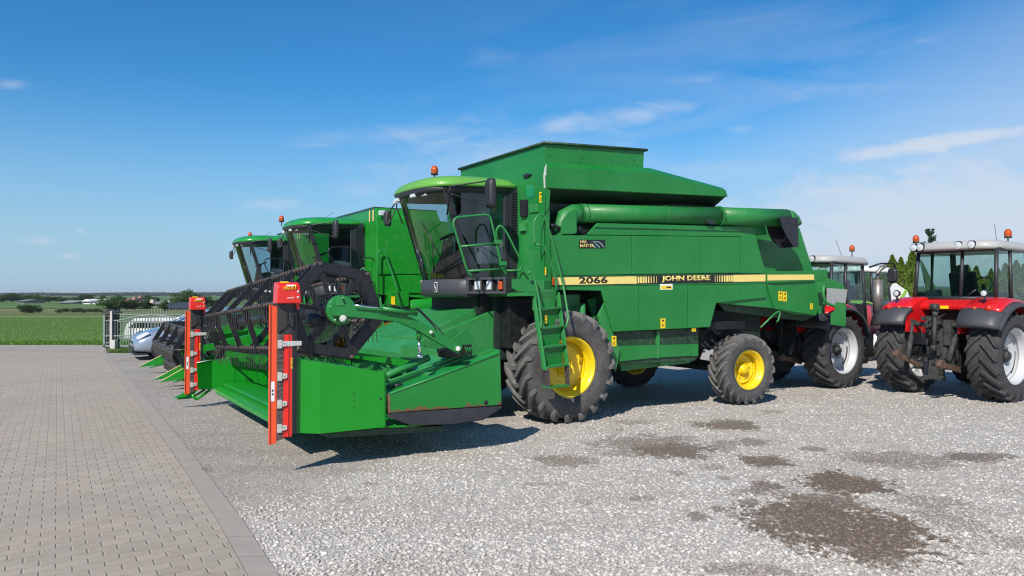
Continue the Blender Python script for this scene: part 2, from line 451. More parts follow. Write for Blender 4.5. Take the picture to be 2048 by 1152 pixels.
# ------------------------------------------------------------------ wheels
def wheel(parent, loc, RR, WW, rr, nl, rimmat, rub, lead=1, delta=.34, rot=(0, 0, 0), lugw=.05, lugh=.05, deep=.16, hubmat=None, name='wheel', seed=0, bolts=8, far=False):
    """axle along y, outer face at y = -WW/2. lead=+1: the tread's centre leads towards greater angle"""
    hw = WW / 2
    hub = MB()
    yd = -hw + deep
    hub.lathe([(0.001, yd - .10), (.07, yd - .10), (.085, yd - .085), (.085, yd - .03), (.12, yd - .025), (.12, yd + .05), (0.001, yd + .05)], n=24)
    for k in range(bolts):
        a = 2 * math.pi * (k + .3) / bolts; r0 = min(.17, rr * .45)
        hub.lathe([(.0005, -.03), (.014, -.03), (.014, .0)], c=(r0 * math.cos(a), yd, r0 * math.sin(a)), n=6, smooth=False)
    w = hub.build(name, hubmat or rimmat, parent, loc=loc, rot=rot)
    rim = MB()
    rim.lathe([(rr + .015, -hw * .80), (rr + .022, -hw * .86), (rr + .005, -hw * .88), (rr - .018, -hw * .86), (rr - .03, -hw * .78), (rr - .055, -hw * .70), (rr - .055, -hw * .42), (rr - .066, -hw * .40), (rr - .066, -hw * .34), (rr - .056, -hw * .32), (rr - .06, yd + .02),
               (rr - .075, yd + .04), (rr * .80, yd + .05), (rr * .76, yd + .01), (rr * .73, yd - .012), (rr * .70, yd + .004), (rr * .55, yd), (.125, yd), (.12, yd + .03), (rr * .55, yd + .03), (rr - .05, yd + .09), (rr - .05, hw * .7), (rr - .01, hw * .86), (rr + .02, hw * .86)], n=64)
    rim.build('rim', rimmat, w)
    ty = MB(); H = RR - lugh
    prof = [(rr, -hw * .72), (rr + .02, -hw * .86), (rr + .12 * (H - rr), -hw * .96), (rr + .4 * (H - rr), -hw * 1.0), (rr + .7 * (H - rr), -hw * .985), (rr + .9 * (H - rr), -hw * .93),
            (H - .012, -hw * .82), (H, -hw * .5), (H + .004, 0)]
    prof = prof + [(r, -y) for r, y in prof[-2::-1]]
    ty.lathe(prof, n=72)
    # rim-side ribs on the sidewall
    for rk in (rr + .09 * (H - rr), rr + .16 * (H - rr)):
        ty.lathe([(rk - .006, -hw * .93), (rk, -hw * .93 - .012), (rk + .006, -hw * .94)], n=64)
    rnd = random.Random(seed); ty.split = len(ty.f)
    for sd in (-1, 1):
        for k in range(nl):
            a0 = 2 * math.pi * (k + (.5 if sd > 0 else 0)) / nl
            secs = []
            for t in (0, .15, .3, .45, .6, .75, .88, 1.0, 1.1, 1.22, 1.36):
                tt = min(t, 1)
                y = sd * hw * (.03 + .90 * tt)
                ang = a0 - lead * delta * (tt ** 1.25)
                top = RR - .025 * tt ** 3; bot = H - .02 - .03 * tt
                ww = lugw * (.62 + .5 * tt)
                if t > 1:
                    e = (t - 1) / .36
                    y = sd * hw * (.93 + .085 * math.sin(e * 1.57)); top = RR - .03 - e * .13 * RR * .8; bot = top - .07
                    ww *= (1 - .35 * e)
                    ang -= lead * delta * .06 * e
                secs.append((y, ang, top, bot, ww))
            vs = []
            for i, (y, ang, top, bot, ww) in enumerate(secs):
                if i < 7: slope = .72
                else: slope = 1.0
                da = ww / top / 2 / slope * 1.15
                for (rad, off) in ((bot, -da * 1.35), (top, -da), (top, da), (bot, da * 1.35)):
                    yy = y
                    if i >= 8 and rad == bot: yy = y * .93
                    vs.append((rad * math.cos(ang + off), yy, rad * math.sin(ang + off)))
            fs = []
            for i in range(len(secs) - 1):
                for j in range(3): fs.append((i * 4 + j, i * 4 + j + 1, i * 4 + j + 5, i * 4 + j + 4))
            fs.append((0, 1, 2, 3)); m = (len(secs) - 1) * 4; fs.append((m, m + 3, m + 2, m + 1))
            ty.add(vs, fs)
    to_ = ty.build('tyre', rub, w); to_.data.materials.append(RUB_LUG if rub is RUB_DUSTY else rub)
    return w

def beacon(parent, p, s=1.0, pole=.05):
    b = MB(); p = Vector(p)
    b.lathe([(.012 * s, -pole), (.012 * s, 0), (.06 * s, 0), (.065 * s, .03 * s), (.0, .035 * s)], c=p, n=20, axis='Z')
    o = b.build('beacon', BLKP, parent)
    MB().lathe([(.056 * s, .03 * s), (.064 * s, .06 * s), (.066 * s, .09 * s), (.058 * s, .125 * s), (.04 * s, .152 * s), (.018 * s, .165 * s), (.0, .168 * s)], c=p, n=20, axis='Z').build('lens', AMBER, o)
    return o
# ================================================================== combine harvesters
def P(F, v): return lambda x, y: F.pv(x, y, v)
def pp(F, pts, v): return [F.pv(x, y, v) for x, y in pts]
CC = 1.855        # middle of a machine, measured from the outer face of its near wheels

def oval(z, u0, u1, v0, v1, ins=0.0, n=48, p=.38, bulge=.12):
    pts = []
    uc, vc = (u0 + u1) / 2, (v0 + v1) / 2; a, b = (u1 - u0) / 2 - ins, (v1 - v0) / 2 - ins
    for k in range(n):
        t = 2 * math.pi * k / n; c, s = math.cos(t), math.sin(t)
        x = abs(c) ** p * (1 if c > 0 else -1); y = abs(s) ** p * (1 if s > 0 else -1)
        uu = uc + a * x
        if x < 0: uu -= bulge * abs(x) * (1 - y * y)
        pts.append(Vector((uu, vc + b * y, z)))
    return pts

def build_cab(root, F, roofmat, beacon_px, pale=False, black_rail=False):
    v0, v1 = .95, 2.76; zf = 2.30
    fr = MB()
    def apillar(v, w=.05):
        s = -1 if v < CC else 1
        a = Vector((-1.29, v, zf - .05)); b = Vector((-1.76, v, 3.74))
        fr.prism([a + Vector((-.05, 0, 0)), a + Vector((.06, 0, 0)), b + Vector((.06, 0, 0)), b + Vector((-.05, 0, 0))], (0, -s * w, 0))
    apillar(v0); apillar(v1)
    for v, s in ((v0, 1), (v1, -1)):
        fr.prism([(-1.34, v, zf - .07), (-.4, v, zf - .07), (-.4, v, zf), (-1.34, v, zf)], (0, .05 * s, 0))
        fr.prism([(-1.8, v, 3.70), (-.4, v, 3.80), (-.4, v, 3.86), (-1.8, v, 3.78)], (0, .05 * s, 0))
        fr.prism([(-.70, v, zf), (-.62, v, zf), (-.62, v, 3.82), (-.70, v, 3.82)], (0, .05 * s, 0))
    fr.bb((-.42, v0 + .05, zf - .1), (-.36, v1 - .05, 2.95)); fr.bb((-.42, v0 + .05, 3.55), (-.36, v1 - .05, 3.85))
    cab = fr.build('cab', BLKP, root, bevel=.008)
    # louvred rear quarter
    for v, s in ((v0 - .012, 1), (v1 + .012, -1)):
        lv = MB()
        lv.prism([(-.60, v, 2.10), (-.37, v, 2.10), (-.37, v, 3.84), (-.62, v, 3.84)], (0, .07 * s, 0))
        for k in range(17):
            z = 3.02 + k * .044
            lv.prism([(-.575, v - .016 * s, z), (-.41, v - .016 * s, z), (-.41, v - .016 * s, z + .014), (-.575, v - .016 * s, z + .014)], (0, .018 * s, 0))
        lv.build('louvred_panel', BLKP, cab)
    # roof
    rf = MB()
    rings = []
    for z, ins in ((3.79, .06), (3.79, .0), (3.83, -.01), (3.88, .03), (3.93, .10), (3.97, .22), (4.0, .45), (4.01, .75)):
        r = oval(z, -1.95, -.33, v0 - .10, v1 + .07, ins, bulge=.14, p=.43)
        for p in r: p.z += .05 * (p.x + .9) / 1.2 * (1 if z < 3.85 else .5)
        rings.append(r)
    rf.loft(rings)
    roof = rf.build('roof', roofmat, cab)
    ul = MB()
    r0 = oval(3.70, -1.94, -.36, v0 - .06, v1 + .03, .03, bulge=.13, p=.43); r1 = oval(3.79, -1.97, -.34, v0 - .09, v1 + .06, .01, bulge=.14, p=.43)
    for r in (r0, r1):
        for p in r: p.z += .05 * (p.x + .9) / 1.2
    ul.loft([r0, r1]); ul.build('roof_lining', BLKP, cab)
    for i, v in enumerate((1.35, 1.62, 2.3, 2.55)):
        MB().box((-1.95 - (.08 if 0 < i < 3 else 0), v, 3.66), (.05, .17, .06)).build('work_light', LAMPG, cab, bevel=.01)
    # glass
    wn = MB(); rings = []
    for t in (0, .25, .5, .75, 1):
        z = zf + t * (3.66 - zf); ue = -1.33 - t * .45; row = []
        for i in range(17):
            s = i / 16; row.append(Vector((ue - (.30 - .05 * t) * (1 - (2 * s - 1) ** 2), v0 + .02 + s * (v1 - v0 - .04), z)))
        rings.append(row)
    wn.loft(rings, closed_ring=False, cap=False)
    wn.build('windscreen', GLASS, cab)
    for v in (v0 + .025, v1 - .025):
        MB().add([(-1.25, v, zf), (-.70, v, zf), (-.70, v, 3.80), (-1.70, v, 3.72)], [(0, 1, 2, 3)]).build('side_window', GLASSD, cab)
    MB().add([(-.39, v0, 2.95), (-.39, v1, 2.95), (-.39, v1, 3.56), (-.39, v0, 3.56)], [(0, 1, 2, 3)]).build('rear_window', GLASSD, cab)
    # wiper
    MB().tube([(-1.62, 1.7, 2.36), (-1.83, 1.3, 2.9)], .008).tube([(-1.72, 1.18, 2.6), (-1.95, 1.42, 3.2)], .01).build('wiper', BLK, cab)
    # inside
    fl = MB().bb((-1.35, v0 + .06, 2.24), (-.42, v1 - .06, 2.31))
    fl.bb((-1.55, 1.3, 2.24), (-1.35, 2.4, 2.30)); tan0 = plain('beige_cab_lining', (.30, .27, .20), .8, 0, .2, 12); fl.build('cab_floor', tan0, cab); MB().bb((-.47, v0 + .08, 2.31), (-.43, v1 - .08, 2.95)).build('cab_lining', tan0, cab); MB().prism([(-1.25, v1 - .30, 2.3), (-.6, v1 - .30, 2.3), (-.6, v1 - .30, 2.85), (-1.0, v1 - .30, 2.8), (-1.2, v1 - .30, 2.5)], (0, .22, 0)).build('side_console', tan0, cab, bevel=.02)
    tan = plain('beige_cab_trim', (.20, .17, .12), .8, 0, .2, 12)
    seat = MB().bb((-1.02, 1.62, 2.55), (-.55, 2.12, 2.72)); seat.prism([(-.62, 1.64, 2.7), (-.50, 1.64, 2.7), (-.44, 1.64, 3.35), (-.54, 1.64, 3.35)], (0, .46, 0)); seat.bb((-.9, 1.72, 2.3), (-.65, 2.02, 2.56))
    seat.bb((-1.0, 1.5, 2.86), (-.6, 1.58, 2.92)); seat.bb((-1.0, 1.2, 2.55), (-.5, 1.46, 2.86)); seat.build('driver_seat', plain('dark_seat_fabric', (.16, .165, .18), .9, 0, .2, 60), cab, bevel=.03)
    cn = MB().prism([(-1.45, 1.78, 2.3), (-1.28, 1.78, 2.3), (-1.22, 1.78, 2.95), (-1.34, 1.78, 2.98)], (0, .16, 0)); cn.build('steering_column', tan, cab, bevel=.015)
    sw = MB(); cc = Vector((-1.22, 1.86, 3.06)); q = Matrix.Rotation(R(-22), 3, 'Y')
    sw.tube([cc + q @ Vector((.2 * math.cos(a), .2 * math.sin(a), 0)) for a in [2 * math.pi * k / 24 for k in range(24)]], .014, 8, closed=True)
    for a in (0, 2.1, 4.2): sw.tube([cc, cc + q @ Vector((.2 * math.cos(a), .2 * math.sin(a), 0))], .012, 6)
    sw.tube([cc, (-1.28, 1.86, 2.9)], .03, 8); sw.build('steering_wheel', BLKP, cab)
    MB().bb((-1.62, 1.62, 2.33), (-1.48, 1.86, 2.40)).build('air_freshener_box', DECYB if pale else DECW, cab, bevel=.01)
    # bumper below the windscreen
    bp = MB(); rings = []
    for i in range(13):
        s = i / 12; v = .93 + s * (v1 - .10 - .93); uf = -1.38 - .28 * (1 - (2 * s - 1) ** 2)
        rings.append([Vector((uf + .05, v, 2.00)), Vector((uf - .02, v, 2.06)), Vector((uf - .02, v, 2.26)), Vector((uf + .03, v, 2.30)), Vector((-1.1, v, 2.30)), Vector((-1.1, v, 2.06))])
    bp.loft(rings); bumper = bp.build('bumper', GREYP, cab)
    hb = MB()
    a = Vector((-1.42, .93, 0)); b = Vector((-1.10, .22, 0)); back = Vector((.30, .14, 0))
    def z(p, h): return Vector((p.x, p.y, h))
    for h0, h1 in ((2.06, 2.10), (2.28, 2.32)): hb.prism([z(a, h0), z(b, h0), z(b + back, h0), z(a + back, h0)], (0, 0, h1 - h0))
    d = (b - a).normalized(); bk = Vector((.1, .045, 0))
    for s0, s1 in ((0, .07), (.24, .40), (.55, .68), (.80, .84), (.94, 1.0)):
        p, q2 = a + (b - a) * s0, a + (b - a) * s1; hb.prism([z(p, 2.1), z(q2, 2.1), z(q2 + back * .5, 2.1), z(p + back * .5, 2.1)], (0, 0, .18))
    p, q2 = a + bk, b + bk; hb.prism([z(p, 2.1), z(q2, 2.1), z(q2 + bk, 2.1), z(p + bk, 2.1)], (0, 0, .18))
    hb.build('lamp_housing', GREYP, cab, bevel=.006)
    for s0, s1, m in ((.25, .385, LAMPG), (.55, .665, LAMPG), (.845, .935, AMBER)):
        p, q2 = a + (b - a) * s0 + bk * .05, a + (b - a) * s1 + bk * .05
        nrm = Vector((-.03, -.012, 0))
        MB().prism([z(p, 2.125), z(q2, 2.125), z(q2, 2.255), z(p, 2.255)], nrm).build('headlight' if m is LAMPG else 'indicator', m, cab, bevel=.01)
    # emblem on a black shield
    uc, vc = -1.665, 1.52
    em = MB().prism([(uc, vc + .055, 2.09), (uc, vc - .055, 2.09), (uc, vc - .055, 2.25), (uc, vc + .055, 2.25)], (-.006, 0, 0)).build('emblem', DECW, bumper)
    MB().prism([(uc - .006, vc + .045, 2.10), (uc - .006, vc - .045, 2.10), (uc - .006, vc - .045, 2.24), (uc - .006, vc + .045, 2.24)], (-.003, 0, 0)).build('emblem_field', DECB, em)
    dz = [(.035, .10), (.022, .085), (.018, .06), (.0, .055), (-.012, .03), (-.03, .022), (-.014, .045), (-.012, .07), (.005, .078), (.02, .1), (.01, .12), (.03, .11)]
    MB().prism([(uc - .010, vc + y, 2.10 + h_) for y, h_ in dz], (-.003, 0, 0)).build('leaping_animal_mark', DECW, em)
    # mirrors
    def mirror(c, s, pil, k=1.0):
        m = MB(); c = Vector(c)
        rings = [oval_ring(c, .10 * k, .06, .25 * k, t) for t in (-1, -.8, .3, 1)]
        m.loft(rings); mo = m.build('mirror', BLKP, cab)
        br = MB(); t = Vector(pil)
        br.tube([t + Vector((0, 0, .02)), t + Vector((-.05, -.25 * s * k * k, .06)), c + Vector((.02, .06 * s, .2 * k)), c + Vector((0, .02 * s, .16 * k))], .013, 8, .05)
        br.tube([t + Vector((.02, 0, -.35)), t + Vector((-.05, -.25 * s * k * k, -.05)), c + Vector((.0, .10 * s * k, -.18 * k)), c + Vector((0, .02 * s, -.12 * k))], .013, 8, .05)
        br.tube([t + Vector((-.05, -.25 * s * k * k, .06)), t + Vector((-.05, -.25 * s * k * k, -.06))], .013, 8)
        br.build('mirror_arm', BLK, cab); return mo
    mirror(F1.pv(980, 386, .38), 1, (-1.76, v0, 3.66))
    mirror((-1.98, v1 + .12, 3.40), -1, (-1.76, v1, 3.66), .62)
    beacon(root, F.pv(beacon_px[0], beacon_px[1], 2.3), 1.0, .1)
    return cab

def oval_ring(c, w, dpt, hh, t):
    """rounded-rectangle ring of a mirror head; t runs from its glass (-1) to its back (+1)"""
    k = 1.0 if t < .5 else .72
    if t < -.9: k = .96
    pts = []
    for i in range(20):
        a = 2 * math.pi * i / 20; x = abs(math.cos(a)) ** .45 * (1 if math.cos(a) > 0 else -1); y = abs(math.sin(a)) ** .45 * (1 if math.sin(a) > 0 else -1)
        pts.append(Vector((c.x - t * dpt * .9 , c.y + x * w * k, c.z + y * hh * k * .92)))
    return pts

def rail(root, F, loops, name, mat, r=.018, bend=.07):
    m = MB()
    for v, pts in loops:
        if isinstance(v, (list, tuple)): q = [F.pv(x, y, vv) for (x, y), vv in zip(pts, v)]
        else: q = pp(F, pts, v)
        m.tube(q, r, 10, bend)
    return m.build(name, mat, root)

# ------------------------------------------------------------------ the near combine
c1 = thing('combine_harvester', 'nearest green combine with a yellow side stripe and two red side knives on its header', 'combine harvester', (F1.X, F1.Y, 0), TH, 'green combine harvesters parked side by side')
cab1 = build_cab(c1, F1, G_ROOF, (869, 350), pale=True)

# hull of the machine: full-width body between the side panels
core = MB()
core.prism(pp(F1, [(1104, 472), (1178, 470), (1197, 452), (1500, 459), (1522, 548), (1526, 590), (1431, 601), (1416, 648), (1230, 657), (1208, 577), (1104, 574)], .16), (0, 3.39, 0))
body1 = core.build('body', G_DARK, c1, bevel=.01)
# side panels of the near side, sheets with real gaps; and their twins on the far side
def side_panels(F, root, vn, polys, mat, th=.035, name='side_panel', far=True):
    out = []
    for poly in polys:
        pts = pp(F, poly, vn)
        out.append(MB().prism(pts, (0, th, 0)).build(name, mat, root, bevel=.006))
        if far: MB().prism([Vector((p.x, 2 * CC - p.y, p.z)) for p in pts], (0, -th, 0)).build(name, mat, root, bevel=.006)
    return out
side_panels(F1, body1, .12, [
    [(1100, 470.5), (1262.6, 471.5), (1262.6, 548.5), (1103, 551.5)],
    [(1263.6, 471.5), (1399.6, 473), (1399.6, 546.5), (1263.6, 548.5)],
    [(1400.6, 473), (1480.6, 474.3), (1480.6, 545.5), (1400.6, 546.5)],
    [(1176, 466.5), (1195, 446), (1496, 453.5), (1508, 459), (1531.5, 546), (1482, 546.5), (1482, 473.2), (1176, 469.4)],
    [(1103, 552), (1531.5, 547), (1532, 566), (1482, 567), (1482, 600.5), (1532, 595), (1532, 566.5), (1482.5, 567), (1103, 572.5)][:2] + [(1531.8, 567.5), (1103, 573.2)],
    [(1103, 573.8), (1277.6, 571.5), (1277.6, 661), (1225.7, 663.7), (1203, 581.5), (1103, 579.5)],
    [(1278.6, 571.5), (1375, 570.2), (1375, 656.5), (1278.6, 661)],
    [(1376, 570.2), (1481.6, 568.8), (1481.6, 600.5), (1432.6, 606), (1420, 653.8), (1376, 656.5)],
    [(1482.6, 568.8), (1532, 568), (1532.5, 595), (1482.6, 600.3)]], G_OLD)
# folded upper edge of the big door
MB().prism(pp(F1, [(1190, 452), (1196, 446.5), (1496, 454), (1504, 459), (1500, 463), (1188, 455)], .12), (0, -.02, 0)).build('panel_flange', G_OLD, body1, bevel=.008)

# wheel-arch gap, threshing housing and engine bay between the wheels
ch = MB()
ch.bb((-1.0, .75, 1.0), (4.5, 2.95, 2.2)); ch.bb((-1.2, 1.0, 1.55), (-.3, 2.7, 2.06))
ch.bb((.8, .35, 1.35), (3.0, 3.35, 1.9)); ch.bb((3.2, .55, 1.05), (4.9, 3.15, 1.75))
ch.tube([(0, .5, .9), (0, 3.2, .9)], .16, 16); ch.tube([(4.036, .4, .64), (4.036, 3.3, .64)], .09, 12)
ch.hull([(3.6, 1.5, 1.1), (4.4, 1.5, 1.1), (3.9, 1.5, .6), (4.15, 1.5, .6), (3.6, 2.2, 1.1), (4.4, 2.2, 1.1), (3.9, 2.2, .6), (4.15, 2.2, .6)])
ch.build('chassis', G_GRIME_SHADE, c1, bevel=.01)
# fittings in the front arch
ar = MB()
ar.prism(pp(F1, [(1203, 588), (1214, 620), (1188, 640), (1176, 600)], .45), (0, .05, 0))
ar.prism(pp(F1, [(1196, 632), (1212, 600), (1226, 664), (1240, 700), (1232, 745), (1212, 700)], .16), (0, .04, 0))
ar.tube([(.45, .35, 1.9), (.45, .35, 1.2)], .05, 12); ar.bb((-.1, .5, 1.75), (.5, .75, 2.05)); ar.bb((.1, .45, 1.2), (.6, .7, 1.6))
ar.build('arch_plate', G_STEP, c1, bevel=.005)
# lower boxes below the side panels
lb = MB()
lb.prism(pp(F1, [(1228, 663), (1397, 656), (1397, 713), (1389, 722), (1233, 729), (1233, 690)], .24), (0, 3.2, 0))
lb.build('lower_housing', G_DARK, c1, bevel=.012)
side_panels(F1, c1, .21, [[(1234, 692), (1312.5, 690), (1312.5, 715.5), (1238, 723.5)], [(1320.5, 690), (1382, 688.5), (1382, 712), (1321, 715)], [(1383, 688.5), (1397, 688), (1397, 712), (1383, 712.5)]], G_OLD, .03, 'lower_cover')
side_panels(F1, c1, .30, [[(1231, 664), (1313, 660.5), (1313, 691), (1236, 692)], [(1321, 660), (1397, 657), (1397, 688), (1321, 690.5)]], G_OLD, .03, 'recessed_cover')
lf = MB().prism(pp(F1, [(1314, 662), (1320, 661.8), (1320, 716), (1314, 717)], .20), (0, .08, 0))
lf.prism(pp(F1, [(1240, 728), (1318, 722), (1318, 733), (1244, 742)], .5), (0, .05, 0)); lf.prism(pp(F1, [(1320, 720), (1389, 716), (1380, 726), (1320, 733)], .3), (0, .06, 0))
lf.build('frame_rail', G_STEP, c1, bevel=.004)
MB().tube(pp(F1, [(1372, 660), (1376, 672), (1373, 684)], .18), .008, 6, .02).build('latch_handle', BLK, c1)

# straw hood at the back
rh = MB()
rh.prism(pp(F1, [(1434, 548), (1629, 548), (1638, 600), (1638, 616), (1632, 631), (1600, 630), (1549, 617), (1434, 606)], .16), (0, 3.39, 0))
rh.prism(pp(F1, [(1440, 440), (1590, 448), (1600, 457), (1629, 549), (1629, 552), (1440, 552)], .55), (0, 2.61, 0))
hood = rh.build('straw_hood', G_OLD, c1, bevel=.012)
side_panels(F1, hood, .12, [[(1534, 543), (1628.6, 541), (1629.2, 562), (1534, 566.6)], [(1534, 567.5), (1625, 590), (1638, 597), (1638, 616), (1632, 631), (1549.5, 617.3)], ], G_OLD, .045, 'hood_panel')
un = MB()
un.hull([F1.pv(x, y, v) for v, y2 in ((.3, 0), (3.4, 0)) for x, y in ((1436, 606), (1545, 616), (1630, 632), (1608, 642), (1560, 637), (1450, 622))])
un.build('hood_underside', G_DARK, c1)  # shade below the hood is put into this darker green
# handle bar and stay under the hood
MB().tube(pp(F1, [(1521, 655), (1552, 625), (1561, 622), (1557, 640), (1553, 644)], .1), .016, 8, .05).build('lever', G_STEP, c1)
# rear platform, lamp bracket, plates, exhaust chute
rp = MB()
rp.prism(pp(F1, [(1612, 543), (1655, 539), (1655, 556), (1630, 562), (1615, 560)], .5), (0, 2.4, 0))
rp.prism(pp(F1, [(1655, 556), (1672, 561), (1688, 570), (1690, 578), (1680, 590), (1655, 575)], .9), (0, 1.9, 0))
rp.prism(pp(F1, [(1620, 566), (1650, 565), (1650, 575), (1620, 574)], .2), (0, .5, 0)); rp.prism(pp(F1, [(1632, 574), (1648, 573), (1645, 586), (1636, 586)], .2), (0, .3, 0))
rp.prism(pp(F1, [(1633, 585), (1650, 586), (1650, 630), (1640, 631)], .4), (0, 2.8, 0))
rp.build('rear_platform', G_STEP, c1, bevel=.006)
MB().tube(pp(F1, [(1648, 572), (1646, 590), (1652, 606), (1668, 612), (1684, 618)], .1), .03, 10, .12).build('lamp_bracket', G_STEP, c1)
pl = MB().prism(pp(F1, [(1655, 576), (1695, 579), (1690, 615), (1655, 612)], .35), (0, .02, 0)).build('grey_board', plain('pale_grey_sheet', (.36, .38, .37), .5), c1)
gp = MB().prism(pp(F1, [(1672, 604), (1692, 606), (1692, 652), (1688, 653), (1663, 649), (1663, 627), (1672, 620)], .05), (0, .02, 0))
gp.build('lamp_plate', G_STEP, c1, bevel=.004)
MB().hull([F1.pv(x, y, v) for v in (.3, 1.2) for x, y in ((1634, 627), (1660, 628), (1657, 640), (1640, 643))]).build('rear_lamp_housing', GREYP, c1, bevel=.03)

# grain tank
gt = MB()
pb = pp(F1, [(1092, 333), (1304, 345), (1452, 381), (1456, 393.5), (1307, 385), (1092, 376)], .10)
pt = pp(F1, [(1089, 325), (1299, 336), (1446, 376)], .27)
mir = lambda q: [Vector((p.x, 2 * CC - p.y, p.z)) for p in q]
gt.hull(pb + pt + mir(pb) + mir(pt))
tank = gt.build('grain_tank', G_OLD, c1, bevel=.012)
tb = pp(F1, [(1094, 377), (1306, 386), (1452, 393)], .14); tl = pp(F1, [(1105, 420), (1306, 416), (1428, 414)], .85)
MB().hull(tb + tl + mir(tb) + mir(tl)).build('tank_underside', G_DARK, tank)  # shadow under the tank is painted in by the darker green
# front wall and its near corner post
fw = MB()
c0 = F1.pv(1088.5, 330, .12)
fw.bb((c0.x, .12, 2.04), (c0.x + .10, 2 * CC - .12, 4.08))
fw.prism(pp(F1, [(1088.5, 332), (1093, 335), (1092.5, 376), (1101, 381), (1098, 416), (1088, 430), (1100, 470), (1103, 579), (1088.5, 579)], .10), (0, .08, 0))
fw.build('front_wall', G_OLD, c1, bevel=.006)
MB().prism(pp(F1, [(1090, 334), (1093.5, 328), (1092.5, 350), (1090.5, 352), (1091, 376), (1088.4, 376), (1087.4, 352)], .092), (0, .01, 0)).build('pale_corner_edge', plain('pale_grey_green', (.55, .6, .5), .5), c1)  # pale strip down the near front corner
# wall fittings: tread grille, hatch handle, round patch
ff = MB()
u0 = c0.x - .004
def fpt(x, y): return F1.pu(x, y, u0)
ff.prism([fpt(*p) for p in ((1048, 351), (1056, 347), (1064, 349), (1057, 354), (1050, 356))], (-.03, 0, 0)); ff.build('front_wall_fitting', BLK, c1, bevel=.004); ff = MB(); ff.prism([fpt(*p) for p in ((1044, 401), (1056, 399), (1056, 432), (1045, 434))], (-.05, 0, 0))
ff.build('front_wall_fitting', BLK, c1, bevel=.004)
f2 = MB(); f2.prism([fpt(*p) for p in ((1043, 448), (1054, 446), (1054, 462), (1043, 463))], (-.05, 0, 0)); f2.build('latch_plate', G_STEP, c1, bevel=.004); f2 = MB(); f2.prism([fpt(*p) for p in ((1060, 410), (1076, 408), (1078, 424), (1060, 426))], (-.02, 0, 0))
f2.build('latch_plate', G_STEP, c1, bevel=.004)
MB().prism([fpt(*p) for p in ((1053, 372), (1062, 369), (1068, 374), (1068, 392), (1060, 397), (1053, 392))], (-.003, 0, 0)).build('repainted_patch', paint('blue_green_touch_up', (.006, .24, .10), .35), c1)
sticker(F1, c1, 1079, 384, 1085.5, 405, u0, marks=2, nrm=(-1, 0, 0), plane='u')
sticker(F1, c1, 1088.5, 535, 1092.5, 550, u0, marks=2, nrm=(-1, 0, 0), plane='u')
# tank extension of loose sheets, with a dark curled rim
ex = MB()
e0 = F1.pv(1090, 287, .36); e1 = F1.pv(1288, 300, .36); b0 = F1.pv(1089.5, 327, .36); b1 = F1.pv(1286.5, 338, .36)
w_ = 2 * CC - .72; t_ = .03
ex.prism([b0, b1, e1, e0], (0, t_, 0)); ex.prism([p + Vector((0, w_ - t_, 0)) for p in (b0, b1, e1, e0)], (0, t_, 0))
ex.prism([b0 + Vector((0, t_, 0)), e0 + Vector((0, t_, 0)), e0 + Vector((0, w_ - t_, 0)), b0 + Vector((0, w_ - t_, 0))], (t_, 0, 0))
ex.prism([b1 + Vector((0, t_, 0)), e1 + Vector((0, t_, 0)), e1 + Vector((0, w_ - t_, 0)), b1 + Vector((0, w_ - t_, 0))], (-t_, 0, 0))
for k in (.33, .66, .8):
    a = b0.lerp(b1, k); b = e0.lerp(e1, k); ex.tube([a + Vector((0, -.004, 0)), b + Vector((0, -.004, 0))], .006, 6)
for k in (.04, .35, .9): ex.lathe([(0.001, 0), (.015, 0), (.015, -.012), (.001, -.012)], c=b0.lerp(b1, k).lerp(e0.lerp(e1, k), .45) + Vector((0, 0, 0)), n=8)
ext = ex.build('tank_extension', G_OLD, tank, bevel=.003)
rim_ = MB(); o_ = Vector((0, 0, .0))
rim_.tube([e0 + Vector((-.03, -.03, .01)), e1 + Vector((.05, -.03, .0))], .022, 6); rim_.tube([e0 + Vector((-.03, -.03, .01)), e0 + Vector((-.03, w_ + .03, .01))], .022, 6)
rim_.tube([e0 + Vector((-.03, w_ + .03, .01)), e1 + Vector((.05, w_ + .03, 0))], .022, 6); rim_.tube([e1 + Vector((.05, -.03, 0)), e1 + Vector((.05, w_ + .03, 0))], .022, 6)
rim_.prism([e0.lerp(e1, .72) + Vector((0, -.06, .0)), e1 + Vector((.04, -.06, .0)), e1 + Vector((.04, .3, .05)), e0.lerp(e1, .72) + Vector((0, .3, .05))], (0, 0, .01))
rim_.build('rim', G_DARK, tank)

# unloading auger lying in its cradle
va = .30
A0 = F1.pv(1158, 427, va); A1 = F1.pv(1440, 432.5, .14); A2 = F1.pv(1570, 436, .02)
au = MB()
au.tube([A0, A1], .158, 28); au.tube([A1 + (A0 - A1).normalized() * .04, A2], .168, 28)
for k in (.0, .03, .58): au.tube([A0.lerp(A1, k), A0.lerp(A1, k) + (A1 - A0).normalized() * .02], .167, 28)
au.tube([A1 + (A1 - A0).normalized() * -.06, A1 + (A1 - A0).normalized() * -.02], .185, 28)
el0 = A0 + Vector((-.02, 0, 0))
au.tube([el0 + Vector((.05, 0, 0)), el0 + Vector((-.10, 0, -.01)), el0 + Vector((-.24, .02, -.08)), el0 + Vector((-.31, .04, -.24)), el0 + Vector((-.31, .05, -.55))], .158, 28)
au.tube([A2, A2 + Vector((.10, 0, -.01)), A2 + Vector((.19, 0, -.06)), A2 + Vector((.23, 0, -.14))], .168, 28)
auger = au.build('unloading_auger', G_TUBE, c1)
MB().prism(pp(F1, [(1122, 468), (1126, 440), (1140, 424), (1153.5, 418), (1153.5, 466), (1145, 468)], .125), (0, .03, 0)).build('auger_gusset', G_OLD, auger, bevel=.004)
sp = MB()
sa = pp(F1, [(1559, 434), (1596.5, 435), (1597.5, 494), (1588, 495), (1577, 478), (1566, 457)], -.20)
